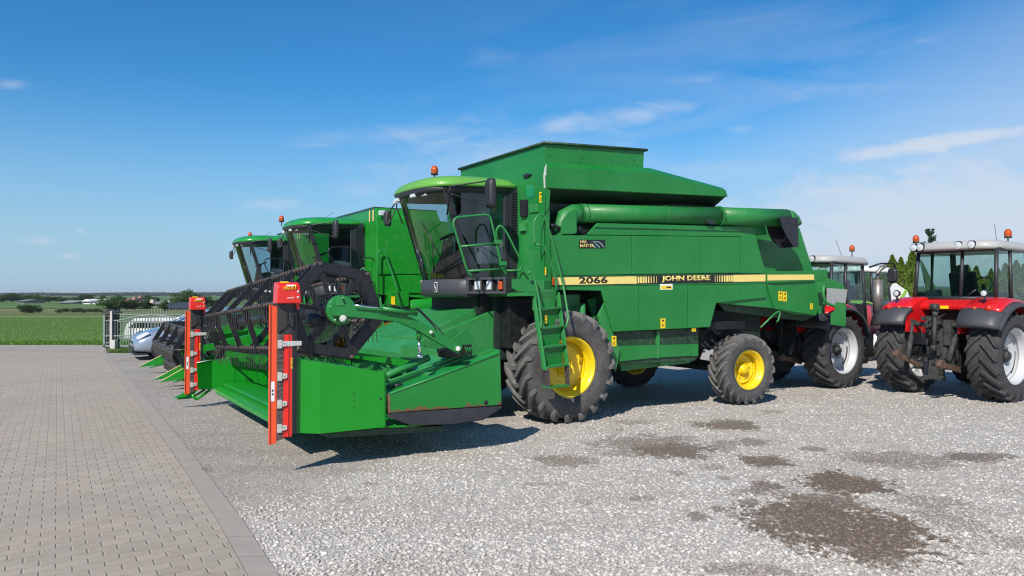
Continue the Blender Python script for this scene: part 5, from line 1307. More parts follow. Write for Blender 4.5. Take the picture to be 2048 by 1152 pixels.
# fields
def field_mat(name, c1_, c2_, c3_, scale, rows=None, bstr=.5):
    m, t, b = new_mat(name); n = noise_tex(t, scale, 8, .7); n2 = noise_tex(t, .05, 4, .6)
    tc = t.nodes.new('ShaderNodeTexCoord')
    mp = t.nodes.new('ShaderNodeMapping'); mp.inputs['Scale'].default_value = (.004, .07, 1); t.links.new(tc.outputs['Object'], mp.inputs[0]); n3 = noise_tex(t, 1.0, 4, .6, mp.outputs[0])
    cc = mixc(t, maprange(t, n, .32, .68), c1_, c2_); cc = mixc(t, maprange(t, n2, .4, .62, 0, .7), cc, c3_); cc = mixc(t, maprange(t, n3, .42, .62, 0, .6), cc, c3_ if not rows else rows)
    t.links.new(cc, b.inputs['Base Color']); b.inputs['Roughness'].default_value = .9; bump(t, b, n, bstr, .12); b.inputs['Specular IOR Level'].default_value = .1
    return m
yA = 31.2; 
CROP = field_mat('young_crop', (.085, .175, .035), (.135, .25, .06), (.11, .20, .045), 5.0, (.09, .18, .04))
sheet('field', [(-260, yA), (gpt(208, 690).x + .1, yA), (-9, 33.5), (120, 60), (120, 72), (-260, 72)], .010, CROP)
sheet('meadow', [(-400, 72), (200, 72), (200, 112), (-400, 112)], .012, field_mat('dry_meadow', (.10, .13, .04), (.17, .20, .07), (.09, .12, .035), 1.2, (.20, .20, .09)))
sheet('far_field', [(-3000, 112), (2500, 112), (2500, 1500), (-3000, 1500)], .05, field_mat('far_crop', (.075, .15, .045), (.12, .20, .07), (.15, .20, .08), .4, (.045, .11, .03)))
sheet('terrain', [(-6000, -200), (6000, -200), (6000, 6000), (-6000, 6000)], -.35, field_mat('distant_land', (.05, .10, .04), (.08, .13, .05), (.07, .10, .045), .05))
strip_m = plain('sandy_track', (.30, .28, .17), .9, 0, .25, 1.5)
sheet('track', [(-200, 68.2), (40, 69.6), (40, 71.0), (-200, 70.6)], .016, strip_m)
sheet('track', [(-300, 106), (-35, 102), (-35, 103.5), (-300, 110)], .018, strip_m)

# ------------------------------------------------------------------ leaf clouds
def leaf_material(name, c, trans=.25, var=.45):
    m = bpy.data.materials.new(name); m.use_nodes = True; t = m.node_tree; t.nodes.clear()
    o = t.nodes.new('ShaderNodeOutputMaterial'); g = t.nodes.new('ShaderNodeNewGeometry')
    cc = ramp(t, g.outputs['Random Per Island'], [(0, tuple(x * (1 - var) for x in c)), (.5, c), (1, (c[0] * 1.75, c[1] * 1.45, c[2] * 1.3))])
    d = t.nodes.new('ShaderNodeBsdfPrincipled'); d.inputs['Roughness'].default_value = .6; d.inputs['Specular IOR Level'].default_value = .3; t.links.new(cc, d.inputs['Base Color'])
    tr = t.nodes.new('ShaderNodeBsdfTranslucent'); t.links.new(mixc(t, 1.0, cc, (1.4, 1.6, .7), 'MULTIPLY'), tr.inputs[0])
    mx = t.nodes.new('ShaderNodeMixShader'); mx.inputs[0].default_value = trans; t.links.new(d.outputs[0], mx.inputs[1]); t.links.new(tr.outputs[0], mx.inputs[2]); t.links.new(mx.outputs[0], o.inputs[0])
    return m
LEAF_A = leaf_material('dark_tree_leaves', (.028, .065, .018)); LEAF_B = leaf_material('mid_tree_leaves', (.055, .115, .028)); LEAF_T = leaf_material('thuja_leaves', (.11, .18, .02), .3, .5)
LEAF_F = leaf_material('distant_leaves', (.022, .05, .026)); BARK = plain('bark', (.09, .07, .05), .9, 0, .3, 14, .4)
GRASS = leaf_material('grass_blades', (.09, .17, .03), .3)
def quads_mesh(name, P_, S_, mat, up=.0, aspect=1.0, seed=0):
    g = np.random.default_rng(seed); n = len(P_)
    a = g.normal(size=(n, 3)); a[:, 2] += up * 2; a /= np.linalg.norm(a, axis=1)[:, None]
    r_ = g.normal(size=(n, 3)); b = np.cross(a, r_); b /= np.linalg.norm(b, axis=1)[:, None]
    a = a * S_[:, None] * aspect; b = b * S_[:, None] * .5
    vs = np.stack([P_ - a * .5, P_ + b * .8, P_ + a * .5, P_ - b * .8], 1).reshape(-1, 3).astype(np.float32)
    me = bpy.data.meshes.new(name); me.vertices.add(len(vs)); me.vertices.foreach_set('co', vs.ravel()); me.loops.add(n * 4); me.loops.foreach_set('vertex_index', np.arange(n * 4, dtype=np.int32))
    me.polygons.add(n); me.polygons.foreach_set('loop_start', np.arange(0, n * 4, 4, dtype=np.int32)); me.update(calc_edges=True); me.validate(); me.materials.append(mat); return me
def crown_mesh(h, w, n, leaf, mat, seed, base=.15, nclump=26, shape='round'):
    g = np.random.default_rng(seed)
    cl = g.normal(size=(nclump, 3)); cl /= np.linalg.norm(cl, axis=1)[:, None]; cl *= (g.random(nclump) ** .4)[:, None] * .8
    cl[:, 0] *= w / 2; cl[:, 1] *= w / 2; cl[:, 2] = base * h + (1 - base) * h * (.5 + cl[:, 2] * .52)
    rad = (w * .17) * (.55 + g.random(nclump) * .8)
    k = g.integers(0, nclump, n); q_ = g.normal(size=(n, 3)); q_ /= np.linalg.norm(q_, axis=1)[:, None]; q_ *= (g.random(n) ** .35)[:, None]
    Pp = cl[k] + q_ * rad[k][:, None] * np.array([1, 1, .8]); Pp[:, 2] = np.maximum(Pp[:, 2], base * h * .4)
    return quads_mesh('crown', Pp, leaf * (.6 + g.random(n) * .9), mat, seed=seed)
def trunk_mesh(h, r0, seed, top=.8):
    g = random.Random(seed); mb = MB(); pts = [Vector(((g.random() - .5) * .04 * h * i / 4, (g.random() - .5) * .04 * h * i / 4, -.1 + h * top * i / 5)) for i in range(6)]
    mb.tube(pts, [r0 * (1 - .16 * i) for i in range(6)], 8)
    for k in range(5):
        p = pts[2 + k % 3]; a = k * 2.4 + g.random(); mb.tube([p, p + Vector((math.cos(a) * h * .12, math.sin(a) * h * .12, h * .12)), p + Vector((math.cos(a) * h * .2, math.sin(a) * h * .2, h * .26))], [r0 * .4, r0 * .25, r0 * .12], 6)
    bm = bmesh.new(); vv = [bm.verts.new(p) for p in mb.v]
    for f in mb.f:
        try: bm.faces.new([vv[i] for i in f]).smooth = True
        except ValueError: pass
    me = bpy.data.meshes.new('trunk'); bm.to_mesh(me); bm.free(); me.materials.append(BARK); return me
def tree(crown, trunk, loc, rz, sc, label, cat='tree', group=None, name='tree'):
    r = thing(name, label, cat, loc, rz, group); r.scale = sc
    for nm, me in (('trunk', trunk), ('crown', crown)):
        if me is None: continue
        o = bpy.data.objects.new(nm, me); col.objects.link(o); o.parent = r
    return r
CR = [crown_mesh(1, 1.05, 3600, .05, LEAF_A, 11, .02, 34), crown_mesh(1, .9, 3600, .05, LEAF_B, 12, .0, 34), crown_mesh(1, 1.2, 3600, .05, LEAF_A, 13, .02, 34), crown_mesh(1, .8, 3000, .05, LEAF_B, 14, .1, 30), crown_mesh(1, 1.7, 1200, .10, LEAF_A, 15, .02)]
TR = [trunk_mesh(1, .035, 5), trunk_mesh(1, .03, 6)]
def tpx(px, base, top, Y):
    """ground place and height of something standing Y metres off, seen from base to top in the photograph"""
    d = F1.ray(px, base); return Vector(((px - 1024) / FPX * Y, Y, 0)), (589 - top) / FPX * Y + CAMH
# trees by the horizon, each with where it stands
near_t = [  # px, top, dist, crown, width factor, label
 (222, 592, 92, 1, 1.9, 'rounded mid green tree just left above the stone gate pillar, beyond the fence'),
 (255, 597, 94, 0, 1.2, 'dark conical tree right of the rounded tree above the gate'),
 (268, 602, 96, 2, 1.0, 'small dark bushy tree between the beige farmhouses'),
 (291, 601, 95, 0, 1.5, 'dark tree before the two beige houses beyond the fence'),
 (326, 602, 95, 1, 1.3, 'mid green tree directly left of the dark roofed barn'),
 (366, 580, 105, 1, 1.35, 'tallest pale green tree left of the far red knife head'),
 (384, 585, 108, 0, 1.1, 'tall dark tree touching the far red knife head'),
 (408, 592, 110, 2, 1.2, 'dark tree seen through the reel behind the far red knife head'),
 (430, 598, 112, 0, 1.3, 'low dark tree seen through the slats of the raised reel'),
]
for i, (px, top, Y, cr, wf, lab) in enumerate(near_t):
    p, h_ = tpx(px, 0, top, Y); h_ *= 1.12; tree(CR[cr], TR[i % 2], p, i * 1.3, (h_ * wf, h_ * wf, h_), lab, 'tree', 'trees beyond the gate')
shr = [(48, 608, 84, 'largest bush standing alone in the field at far left'), (60, 609, 85, 'smaller bush at the right side of the lone field bush'), (79, 616, 86, 'low round bush right of the lone field bush'), (119, 618, 86, 'tiny dark bush on the field track, leftmost of the row'), (133, 616, 87, 'dark bush second from left on the field track'), (148, 618, 88, 'tiny bush third from left on the field track'), (155, 615, 86, 'rounded dark bush in the middle of the field track row'), (168, 618, 87, 'low bush right of the rounded field track bush'), (180, 617, 88, 'low spreading bush on the track below the white house'), (191, 617, 88, 'low bush on the track below the white barn'), (202, 619, 88, 'last tiny bush on the track before the gate tree')]
for i, (px, top, Y, lab) in enumerate(shr):
    p, h_ = tpx(px, 0, top, Y); h_ = max(h_, .35); tree(CR[4 if i % 2 else 2], None, p, i * 2.1, (h_ * 1.5, h_ * 1.5, h_), lab, 'bush', 'bushes in the field', 'bush')
far = [(3, 588), (14, 590), (24, 584), (35, 583), (44, 591), (53, 588), (62, 587), (70, 586), (80, 589), (88, 592), (97, 590), (106, 593), (115, 590), (124, 594), (133, 593), (142, 595), (151, 592), (160, 594), (174, 586), (180, 591), (198, 592), (207, 588), (243, 592), (262, 595), (281, 593), (294, 588), (307, 592), (316, 594), (335, 596), (345, 594)]
side_word = ['beside the low hut', 'above the grey roofed barn', 'between the hut and the barn', 'near the white house']
for i, (px, top) in enumerate(far):
    Y = 185 + (i * 37) % 60; p, h_ = tpx(px, 0, top + 1, Y); s = .95 + ((i * 53) % 10) / 12
    tree(CR[(i * 7) % 4], TR[i % 2], p, i * .9, (h_ * s * 1.25, h_ * s * 1.25, h_), 'small dark tree in the distant tree line at the far edge of the fields', 'tree', 'trees of the distant tree line')
# the far-off wood on the horizon
g = np.random.default_rng(5); n = 42000; X = g.uniform(-900, 700, n); prof = 4.2 + .5 * np.sin(X * .013) + .4 * np.sin(X * .051 + 1) + g.random(n) * .8
wd = link('distant_wood', quads_mesh('distant_wood', np.stack([X, 1000 + g.uniform(-12, 12, n) + X * .03, g.random(n) ** .6 * prof * .9], 1), 1.5 * (.7 + g.random(n)), LEAF_F, seed=9)); wd['kind'] = 'stuff'; wd['label'] = 'dark band of distant wood along the horizon'

# ------------------------------------------------------------------ far buildings
def house(px0, px1, ybase, ytop, Y, wall, roof, label, roof_frac=.5, depth=8, gable=False, wins=3, cat='house', name='house', dark=None):
    x0 = (px0 - 1024) / FPX * Y; x1 = (px1 - 1024) / FPX * Y; H = CAMH + (589 - ytop) / FPX * Y; w = x1 - x0; e = H * (1 - roof_frac)
    r = thing(name, label, cat, ((x0 + x1) / 2, Y, 0))
    MB().bb((-w / 2, 0, 0), (w / 2, depth, e)).build('wall', wall, r)
    m_ = MB()
    if gable: m_.prism([(-w / 2 - .2, -.3, e - .05), (w / 2 + .2, -.3, e - .05), (0, -.3, H)], (0, depth + .6, 0))
    else: m_.prism([(-w / 2 - .3, -.4, e - .03), (-w / 2 - .3, depth + .4, e - .03), (-w / 2 - .3, depth / 2, H)], (w + .6, 0, 0))
    rf = m_.build('roof', roof, r)
    if not dark: MB().bb((w * .15, depth * .45, H - .3), (w * .15 + .5, depth * .55, H + .35)).build('chimney', roof, rf)
    for k in range(wins):
        x = -w / 2 + w * (k + .5) / wins; f = MB().bb((x - .4, -.03, e * .35), (x + .4, .02, e * .75)).build('window', DECW, r); MB().bb((x - .34, -.04, e * .39), (x + .34, -.031, e * .71)).build('pane', GLASSH, f)
    return r
cream = plain('cream_render', (.50, .42, .33), .8); whit = plain('white_render', (.82, .80, .78), .8); redroof = plain('red_roof', (.34, .17, .13), .7); greyroof = plain('grey_roof', (.20, .21, .21), .6); darkroof = plain('dark_blue_grey_roof', (.045, .055, .07), .5); greensh = plain('faded_green_sheet', (.26, .29, .25), .6)
house(34, 48, 606, 599, 175, greensh, greyroof, 'low grey hut under the trees at far left', .4, wins=1, cat='hut', name='hut', dark=1)
house(119, 145, 607, 601, 165, greensh, greensh, 'long pale roofed barn between the distant trees', .55, wins=0, cat='barn', name='barn', dark=1)
house(166, 181, 608, 598, 160, whit, whit, 'small white house with a gable left of the white barn', .4, gable=True, wins=2, dark=1)
house(185, 208, 609, 599.5, 158, whit, greyroof, 'long white barn touching the tree above the gate', .3, wins=0, cat='barn', name='barn', dark=1)
house(235, 248, 610, 598, 130, cream, redroof, 'beige farmhouse between the first two trees above the gate', .45, wins=1)
house(257, 267, 604, 594, 190, whit, redroof, 'tiny white house with red roof far behind the gate', .5, wins=1)
house(267, 284, 616, 604, 118, cream, cream, 'beige house with a flat gable right of the dark conical tree', .4, gable=True, wins=2)
house(301, 320, 614, 604, 120, cream, greyroof, 'beige house between two dark trees beyond the fence', .4, wins=2)
house(337, 368, 620, 604, 100, cream, darkroof, 'barn with a wide dark slate roof left of the far red knife', .68, wins=2, cat='barn', name='barn', dark=1)

# ------------------------------------------------------------------ gate, pillar and fence
GP = lambda px, Y, z: Vector(((px - 1024) / FPX * Y, Y, z))
gal = plain('pale_green_gate_paint', (.20, .25, .235), .5, .2, .2, 12)
stonem, t, b = new_mat('dark_stone_pillar'); n = noise_tex(t, 9, 6, .7); t.links.new(mixc(t, maprange(t, n, .4, .6), (.035, .03, .028), (.15, .12, .10)), b.inputs['Base Color']); b.inputs['Roughness'].default_value = .9; bump(t, b, n, .8, .04)
YG = 29.3
pil = thing('gate_pillar', 'dark stone gate pillar with a pointed cap at the left end of the gate', 'pillar', GP(224, YG + .3, 0))
mm = MB()
rn = random.Random(4)
for k in range(12): mm.box((rn.uniform(-.015, .015), rn.uniform(-.015, .015), .055 + k * .108), (.40 + rn.uniform(-.03, .03), .40, .104))
mm.build('column', stonem, pil, bevel=.01)
MB().hull([(-.27, -.27, 1.33), (.27, -.27, 1.33), (.27, .27, 1.33), (-.27, .27, 1.33), (-.27, -.27, 1.37), (.27, -.27, 1.37), (.27, .27, 1.37), (-.27, .27, 1.37), (0, 0, 1.5)]).build('cap', plain('dark_cap', (.04, .04, .042), .6), pil)
gate = thing('sliding_gate', 'pale green metal sliding gate with an arched top rail in front of the white van', 'gate', GP(300, YG, 0))
gx = lambda px: (px - 300) / FPX * YG
mm = MB()
for x in (gx(209), gx(224)): mm.bb((x - .035, -.03, 0), (x + .035, .03, 1.25 if x < gx(215) else 1.40))
mm.bb((gx(208), -.03, .05), (gx(470), .03, .13)); mm.bb((gx(208), -.025, 0.46), (gx(470), .025, .50)); mm.bb((gx(208), -.025, .20), (gx(240), .025, .23))
arch = [Vector((gx(x), 0, 2.05 - (y - 589) / FPX * YG)) for x, y in ((208, 641), (235, 641), (252, 638), (275, 632.5), (300, 630), (325, 631), (350, 636), (380, 643), (430, 640), (470, 640))]
mm.tube(arch, .025, 6); mm.tube([Vector((gx(235), 0, 1.02)), Vector((gx(470), 0, 1.02))], .02, 6)
mm.build('gate_frame', gal, gate)
mm = MB(); k = 0
x = gx(209) + .1
while x < gx(470):
    z_ = 1.02
    for a, b2 in zip(arch, arch[1:]):
        if a.x <= x <= b2.x: z_ = a.z + (b2.z - a.z) * (x - a.x) / (b2.x - a.x)
    mm.bb((x - .009, -.009, .1), (x + .009, .009, z_)); x += .103
mm.build('gate_bars', gal, gate)
MB().bb((gx(228), -.25, 0), (gx(237), -.02, .33)).build('gate_motor', plain('pale_grey_box', (.5, .5, .46), .6), gate, bevel=.015)
MB().bb((gx(222.5), -.08, 0), (gx(226), -.04, 1.42)).build('guide_post', plain('pale_post', (.5, .48, .46), .6), gate)
fen = thing('bar_fence', 'thin pale fence of upright spiked bars behind the sliding gate', 'fence', GP(300, YG + 2.2, 0))
mm = MB(); sx_ = (YG + 2.2) / FPX; x = (236 - 300) * sx_
while x < (480 - 300) * sx_:
    mm.bb((x - .010, -.01, .05), (x + .010, .01, 1.40)); mm.hull([(x - .012, -.01, 1.40), (x + .012, -.01, 1.40), (x, 0, 1.48), (x - .012, .01, 1.40), (x + .012, .01, 1.40)]); x += .125
mm.build('fence_bars', gal, fen)
mm = MB(); mm.bb(((236 - 300) * sx_, -.02, .25), ((480 - 300) * sx_, .02, .29)); mm.bb(((236 - 300) * sx_, -.02, 1.22), ((480 - 300) * sx_, .02, 1.26)); mm.build('fence_rail', gal, fen)

# tufts of grass by the gate and along the field's edge
def grass(name, x0, x1, y0, y1, n, h_, label, seed, mat=GRASS, wf=.2):
    g = np.random.default_rng(seed); X = g.uniform(x0, x1, n); Y = g.uniform(y0, y1, n)
    S_ = h_ * (.5 + g.random(n)); P_ = np.stack([X, Y, S_ * .35 + .01], 1); a = np.stack([g.normal(0, .3, n), g.normal(0, .3, n), np.ones(n)], 1); a /= np.linalg.norm(a, axis=1)[:, None]
    th = g.uniform(0, np.pi, n); b_ = np.stack([np.cos(th), np.sin(th), np.zeros(n)], 1) * S_[:, None] * wf
    a = a * S_[:, None]
    vs = np.stack([P_ - a * .4 - b_ * .5, P_ - a * .4 + b_ * .5, P_ + a * .55], 1).reshape(-1, 3).astype(np.float32)
    me = bpy.data.meshes.new(name); me.vertices.add(len(vs)); me.vertices.foreach_set('co', vs.ravel()); me.loops.add(n * 3); me.loops.foreach_set('vertex_index', np.arange(n * 3, dtype=np.int32)); me.polygons.add(n); me.polygons.foreach_set('loop_start', np.arange(0, n * 3, 3, dtype=np.int32)); me.update(calc_edges=True); me.materials.append(mat)
    o = link(name, me); o['kind'] = 'stuff'; o['label'] = label; return o
grass('grass', -14.1, gpt(330, 700).x, gpt(0, 706).y, YG - .15, 9000, .09, 'strip of short grass in front of the sliding gate', 3)
sheet('grass_verge', [(-14.2, gpt(0, 706).y), (-9.5, gpt(0, 706).y), (-9.5, YG + 2.5), (-15.3, YG + 2.5), (-15.3, YG - .3)], .006, field_mat('verge_soil', (.06, .10, .02), (.12, .17, .04), (.10, .12, .04), 6))
grass('crop_edge', -36, -15.6, yA, yA + 1.8, 14000, .10, 'leafy edge of the green crop beside the road', 4, leaf_material('crop_leaves', (.10, .22, .03), .3), .35)
CROPL = leaf_material('crop_rows', (.10, .205, .045), .2, .2)
grass('crop_plants', -48, -15.2, yA + 1.2, 69, 70000, .045, 'dense green crop plants of the near field', 5, CROPL, .8)
for k, (px, py) in enumerate(((416, 941), (1238, 862), (1712, 778))):
    p = gpt(px, py); grass('weed_tuft', p.x - .06, p.x + .06, p.y - .05, p.y + .05, 16, .045, 'tiny tuft of weeds growing in the gravel', 20 + k)

# ------------------------------------------------------------------ loose stones on the gravel
def stones(n, seed):
    g = np.random.default_rng(seed)
    # icosahedron
    ph = (1 + 5 ** .5) / 2; iv = np.array([(-1, ph, 0), (1, ph, 0), (-1, -ph, 0), (1, -ph, 0), (0, -1, ph), (0, 1, ph), (0, -1, -ph), (0, 1, -ph), (ph, 0, -1), (ph, 0, 1), (-ph, 0, -1), (-ph, 0, 1)]) / 1.9
    fi = np.array([(0, 11, 5), (0, 5, 1), (0, 1, 7), (0, 7, 10), (0, 10, 11), (1, 5, 9), (5, 11, 4), (11, 10, 2), (10, 7, 6), (7, 1, 8), (3, 9, 4), (3, 4, 2), (3, 2, 6), (3, 6, 8), (3, 8, 9), (4, 9, 5), (2, 4, 11), (6, 2, 10), (8, 6, 7), (9, 8, 1)])
    Y = 5.2 + 19 * g.random(n) ** 1.9
    xr = Y * .68; xl = -Y * .46
    X = xl + (xr - xl) * g.random(n)
    # keep off the paving
    ey = np.array([p.y for p in allp]); exx = np.array([p.x for p in allp]); o_ = np.argsort(ey); lim = np.interp(Y, ey[o_], exx[o_])
    keep = X > lim + .01 - (g.random(n) < .05) * g.random(n) ** 3 * .5; X, Y = X[keep], Y[keep]; n = len(X)
    s = .0085 * (.5 + g.random(n) ** 3 * 1.9)
    s *= np.where(Y > 12.6 + 2.1 * X, .72, 1.0); sc = np.stack([s * (.8 + g.random(n) * .6), s * (.8 + g.random(n) * .6), s * (.45 + g.random(n) * .4)], 1)
    v = iv[None] * (1 + g.normal(0, .12, (n, 12, 1))) * sc[:, None, :]
    a = g.random(n) * 6.283; c, s_ = np.cos(a)[:, None], np.sin(a)[:, None]
    x = v[:, :, 0] * c - v[:, :, 1] * s_; y = v[:, :, 0] * s_ + v[:, :, 1] * c
    tl = g.normal(0, .3, n)[:, None]; z = v[:, :, 2] + x * tl
    V_ = np.stack([x + X[:, None], y + Y[:, None], z + (sc[:, 2] * .35)[:, None]], 2).reshape(-1, 3).astype(np.float32)
    F_ = (fi[None] + (np.arange(n) * 12)[:, None, None]).reshape(-1).astype(np.int32)
    me = bpy.data.meshes.new('loose_stones'); me.vertices.add(len(V_)); me.vertices.foreach_set('co', V_.ravel()); me.loops.add(len(F_)); me.loops.foreach_set('vertex_index', F_); me.polygons.add(len(F_) // 3); me.polygons.foreach_set('loop_start', np.arange(0, len(F_), 3, dtype=np.int32)); me.update(calc_edges=True)
    return me
# the stones take the gravel's own colours: same stains, own tone per stone
sm = GRAV.copy(); sm.name = 'loose_stone'
t = sm.node_tree; gi = t.nodes.new('ShaderNodeNewGeometry')
for l in list(t.links):
    if l.from_node.type == 'SEPARATE_COLOR' and l.to_node.type in ('VALTORGB',): t.links.remove(l); break
rp = [n for n in t.nodes if n.type == 'VALTORGB'][0]; t.links.new(gi.outputs['Random Per Island'], rp.inputs[0])
for l in list(t.links):
    if l.to_node.type == 'BSDF_PRINCIPLED' and l.to_socket.name == 'Normal': t.links.remove(l)
for n_ in t.nodes:
    if n_.type == 'MAP_RANGE' and abs(n_.inputs[2].default_value - .09) < 1e-6 and abs(n_.inputs[4].default_value - 1) < 1e-6:
        n_.inputs[3].default_value = 1.0
so = link('loose_stones', stones(110000, 8), sm); so['kind'] = 'stuff'; so['label'] = 'loose pale stones covering the gravel yard'
# ================================================================== car and van at the left
def loft_body(mb, st):
    """st: list of (x, half width, list of (width factor, z)) from the middle of the top down to the sill"""
    rings = []
    for x, w, prof in st:
        r = [Vector((x, -w * a, z)) for a, z in prof] ; l = [Vector((x, w * a, z)) for a, z in prof[::-1]]
        rings.append(r + l)
    mb.loft(rings)
def carbody(z_top, z_low, crown=.03):
    return [(0.0, z_top), (.45, z_top - .01), (.78, z_top - .04), (.93, z_top - .10 - crown), (1.0, (z_top + z_low) / 2 + .08), (.985, z_low + .12), (.90, z_low)]
cx_ = F1.world(-4.95, 17.2)
car = thing('parked_car', 'silver blue car parked nose out between the gate and the black reel', 'car', (cx_.x, cx_.y, 0), TH + R(2))
carm = paint('silver_blue_car_paint', (.30, .355, .44), .22, 1.0, (1.1, 1.1, 1.1), .1, metal=.35, dents=0, dust=.05)
carm2 = paint('deep_blue_car_paint', (.03, .07, .20), .22, 1.0, (1.1, 1.1, 1.1), .1, metal=.3, dents=0, dust=.05)
mb = MB()
loft_body(mb, [(0.0, .62, carbody(.60, .30)), (.05, .74, carbody(.70, .24)), (.18, .83, carbody(.80, .20)), (.5, .89, carbody(.93, .20)), (.95, .91, carbody(1.02, .20)), (1.25, .92, carbody(1.08, .20)), (2.2, .92, carbody(1.06, .20)), (3.4, .91, carbody(1.08, .22)), (4.1, .88, carbody(1.05, .24)), (4.45, .80, carbody(.95, .3)), (4.5, .7, carbody(.8, .35))])
body = mb.build('body', carm, car, subsurf=1)
gh = MB(); rings = []
for x, z_, w in ((1.15, 1.04, .78), (1.55, 1.30, .74), (2.0, 1.50, .69), (2.5, 1.56, .66), (3.3, 1.54, .65), (3.9, 1.42, .66), (4.3, 1.06, .72)):
    rings.append([Vector((x + .1 * 0, -w - .10 * (z_ < 1.2), 1.0)), Vector((x, -w - .04, 1.0 + (z_ - 1.0) * .5)), Vector((x, -w + .06, z_ - .05)), Vector((x, -w * .5, z_ - .005)), Vector((x, 0, z_)), Vector((x, w * .5, z_ - .005)), Vector((x, w - .06, z_ - .05)), Vector((x, w + .04, 1.0 + (z_ - 1.0) * .5)), Vector((x, w + .10 * (z_ < 1.2), 1.0))])
gh.loft(rings); gh.build('windows', GLASSC, car)
mb = MB(); rings = []
for x, z_, w in ((1.98, 1.505, .67), (2.5, 1.575, .66), (3.3, 1.555, .65), (3.95, 1.43, .65)):
    rings.append([Vector((x, -w + .02, z_ - .06)), Vector((x, -w * .55, z_ + .0)), Vector((x, 0, z_ + .012)), Vector((x, w * .55, z_)), Vector((x, w - .02, z_ - .06)), Vector((x, 0, z_ - .03))])
mb.loft(rings)
for sy in (-1, 1):
    mb.tube([(1.12, sy * .83, 1.04), (1.55, sy * .755, 1.28), (2.0, sy * .67, 1.47), (2.5, sy * .64, 1.53), (3.3, sy * .635, 1.51), (3.9, sy * .65, 1.38), (4.3, sy * .72, 1.07)], .035, 8)
    mb.tube([(2.55, sy * .70, 1.05), (2.62, sy * .66, 1.5)], .03, 8); mb.tube([(3.5, sy * .72, 1.05), (3.5, sy * .66, 1.48)], .03, 8)
mb.build('roof', carm, car)
for sy in (-1, 1):
    MB().hull([(.06, sy * .50, .66), (.10, sy * .50, .75), (.14, sy * .76, .66), (.42, sy * .86, .84), (.20, sy * .80, .70), (.30, sy * .60, .86), (.40, sy * .80, .87)]).build('headlight', LAMPG, car, bevel=.01)
    MB().hull([(1.5, sy * .86, 1.02), (1.5, sy * 1.04, 1.04), (1.5, sy * 1.04, 1.16), (1.5, sy * .9, 1.16), (1.62, sy * .88, 1.04), (1.62, sy * 1.0, 1.05), (1.62, sy * 1.0, 1.13)]).build('wing_mirror', carm, car, bevel=.02)
    for xx in (.85, 3.55):
        wh = MB(); wh.lathe([(.001, -.02), (.2, -.03), (.225, -.05), (.235, -.02), (.235, .1), (.001, .1)], n=28); w_o = wh.build('wheel', SILV, car, loc=(xx, sy * .86, .33), rot=(0, 0, 0 if sy < 0 else R(180)))
        ty = MB(); ty.lathe([(.225, -.06), (.25, -.075), (.31, -.07), (.33, -.045), (.33, .1), (.3, .12), (.23, .12)], n=36); ty.build('tyre', RUB_DARK, w_o)
        MB().lathe([(.345, -.0), (.40, .0), (.40, .02), (.345, .02)], n=30, closed=True).build('wheel_arch', BLKP, car, loc=(xx, sy * .915, .35))
mb = MB(); mb.bb((-.03, -.5, .30), (.1, .5, .42)); mb.bb((-.02, -.32, .52), (.08, .32, .58)); mb.bb((.0, -.78, .17), (.35, .78, .22)); mb.build('grille', BLKP, car, bevel=.01)
mb = MB(); mb.prism([(1.1, -.9, .9), (1.1, -.93, .5), (1.112, -.93, .5), (1.112, -.9, .9)], (0, -.003, 0)); mb.bb((1.3, -.935, .5), (3.3, -.925, .54)); mb.build('side_trim', BLKP, car)

cb_w = F1.world(-3.9, 19.9)
car2 = copy_tree(car); car2.location = (cb_w.x, cb_w.y, 0); tag(car2, 'dark blue car standing behind the silver blue one, mostly hidden', 'car')
for ch in kids(car2):
    if ch.name.split('.')[0] in ('body', 'roof', 'wing_mirror'):
        ch.data = ch.data.copy(); ch.data.materials[0] = carm2
vx = GP(308, YG + 3.6, 0)
van = thing('white_van', 'white van with dark windows parked behind the bars of the sliding gate', 'van', vx, 0); van.scale = (.85, .9, .82)
mb = MB(); st = []
mb.prism([(-1.0, -.9, .25), (1.9, -.9, .25), (1.9, -.9, 1.18), (1.6, -.9, 1.28), (-.55, -.9, 1.28), (-.95, -.9, .95), (-1.0, -.9, .6)], (0, 1.8, 0)); vb_ = mb.build('body', WHITEP, van, bevel=.06)
mb = MB(); mb.prism([(-.82, -.905, .80), (-.52, -.905, 1.08), (1.5, -.905, 1.08), (1.5, -.905, .80)], (0, -.01, 0)); mb.build('side_window', GLASSH, van)
for xx in (-.5, 1.4):
    wh = MB(); wh.lathe([(.001, -.02), (.18, -.03), (.19, .1), (.001, .1)], n=20); w_o = wh.build('wheel', SILV, van, loc=(xx, -.82, .28)); ty = MB(); ty.lathe([(.18, -.05), (.27, -.05), (.28, .1), (.19, .12)], n=24); ty.build('tyre', RUB_DARK, w_o)

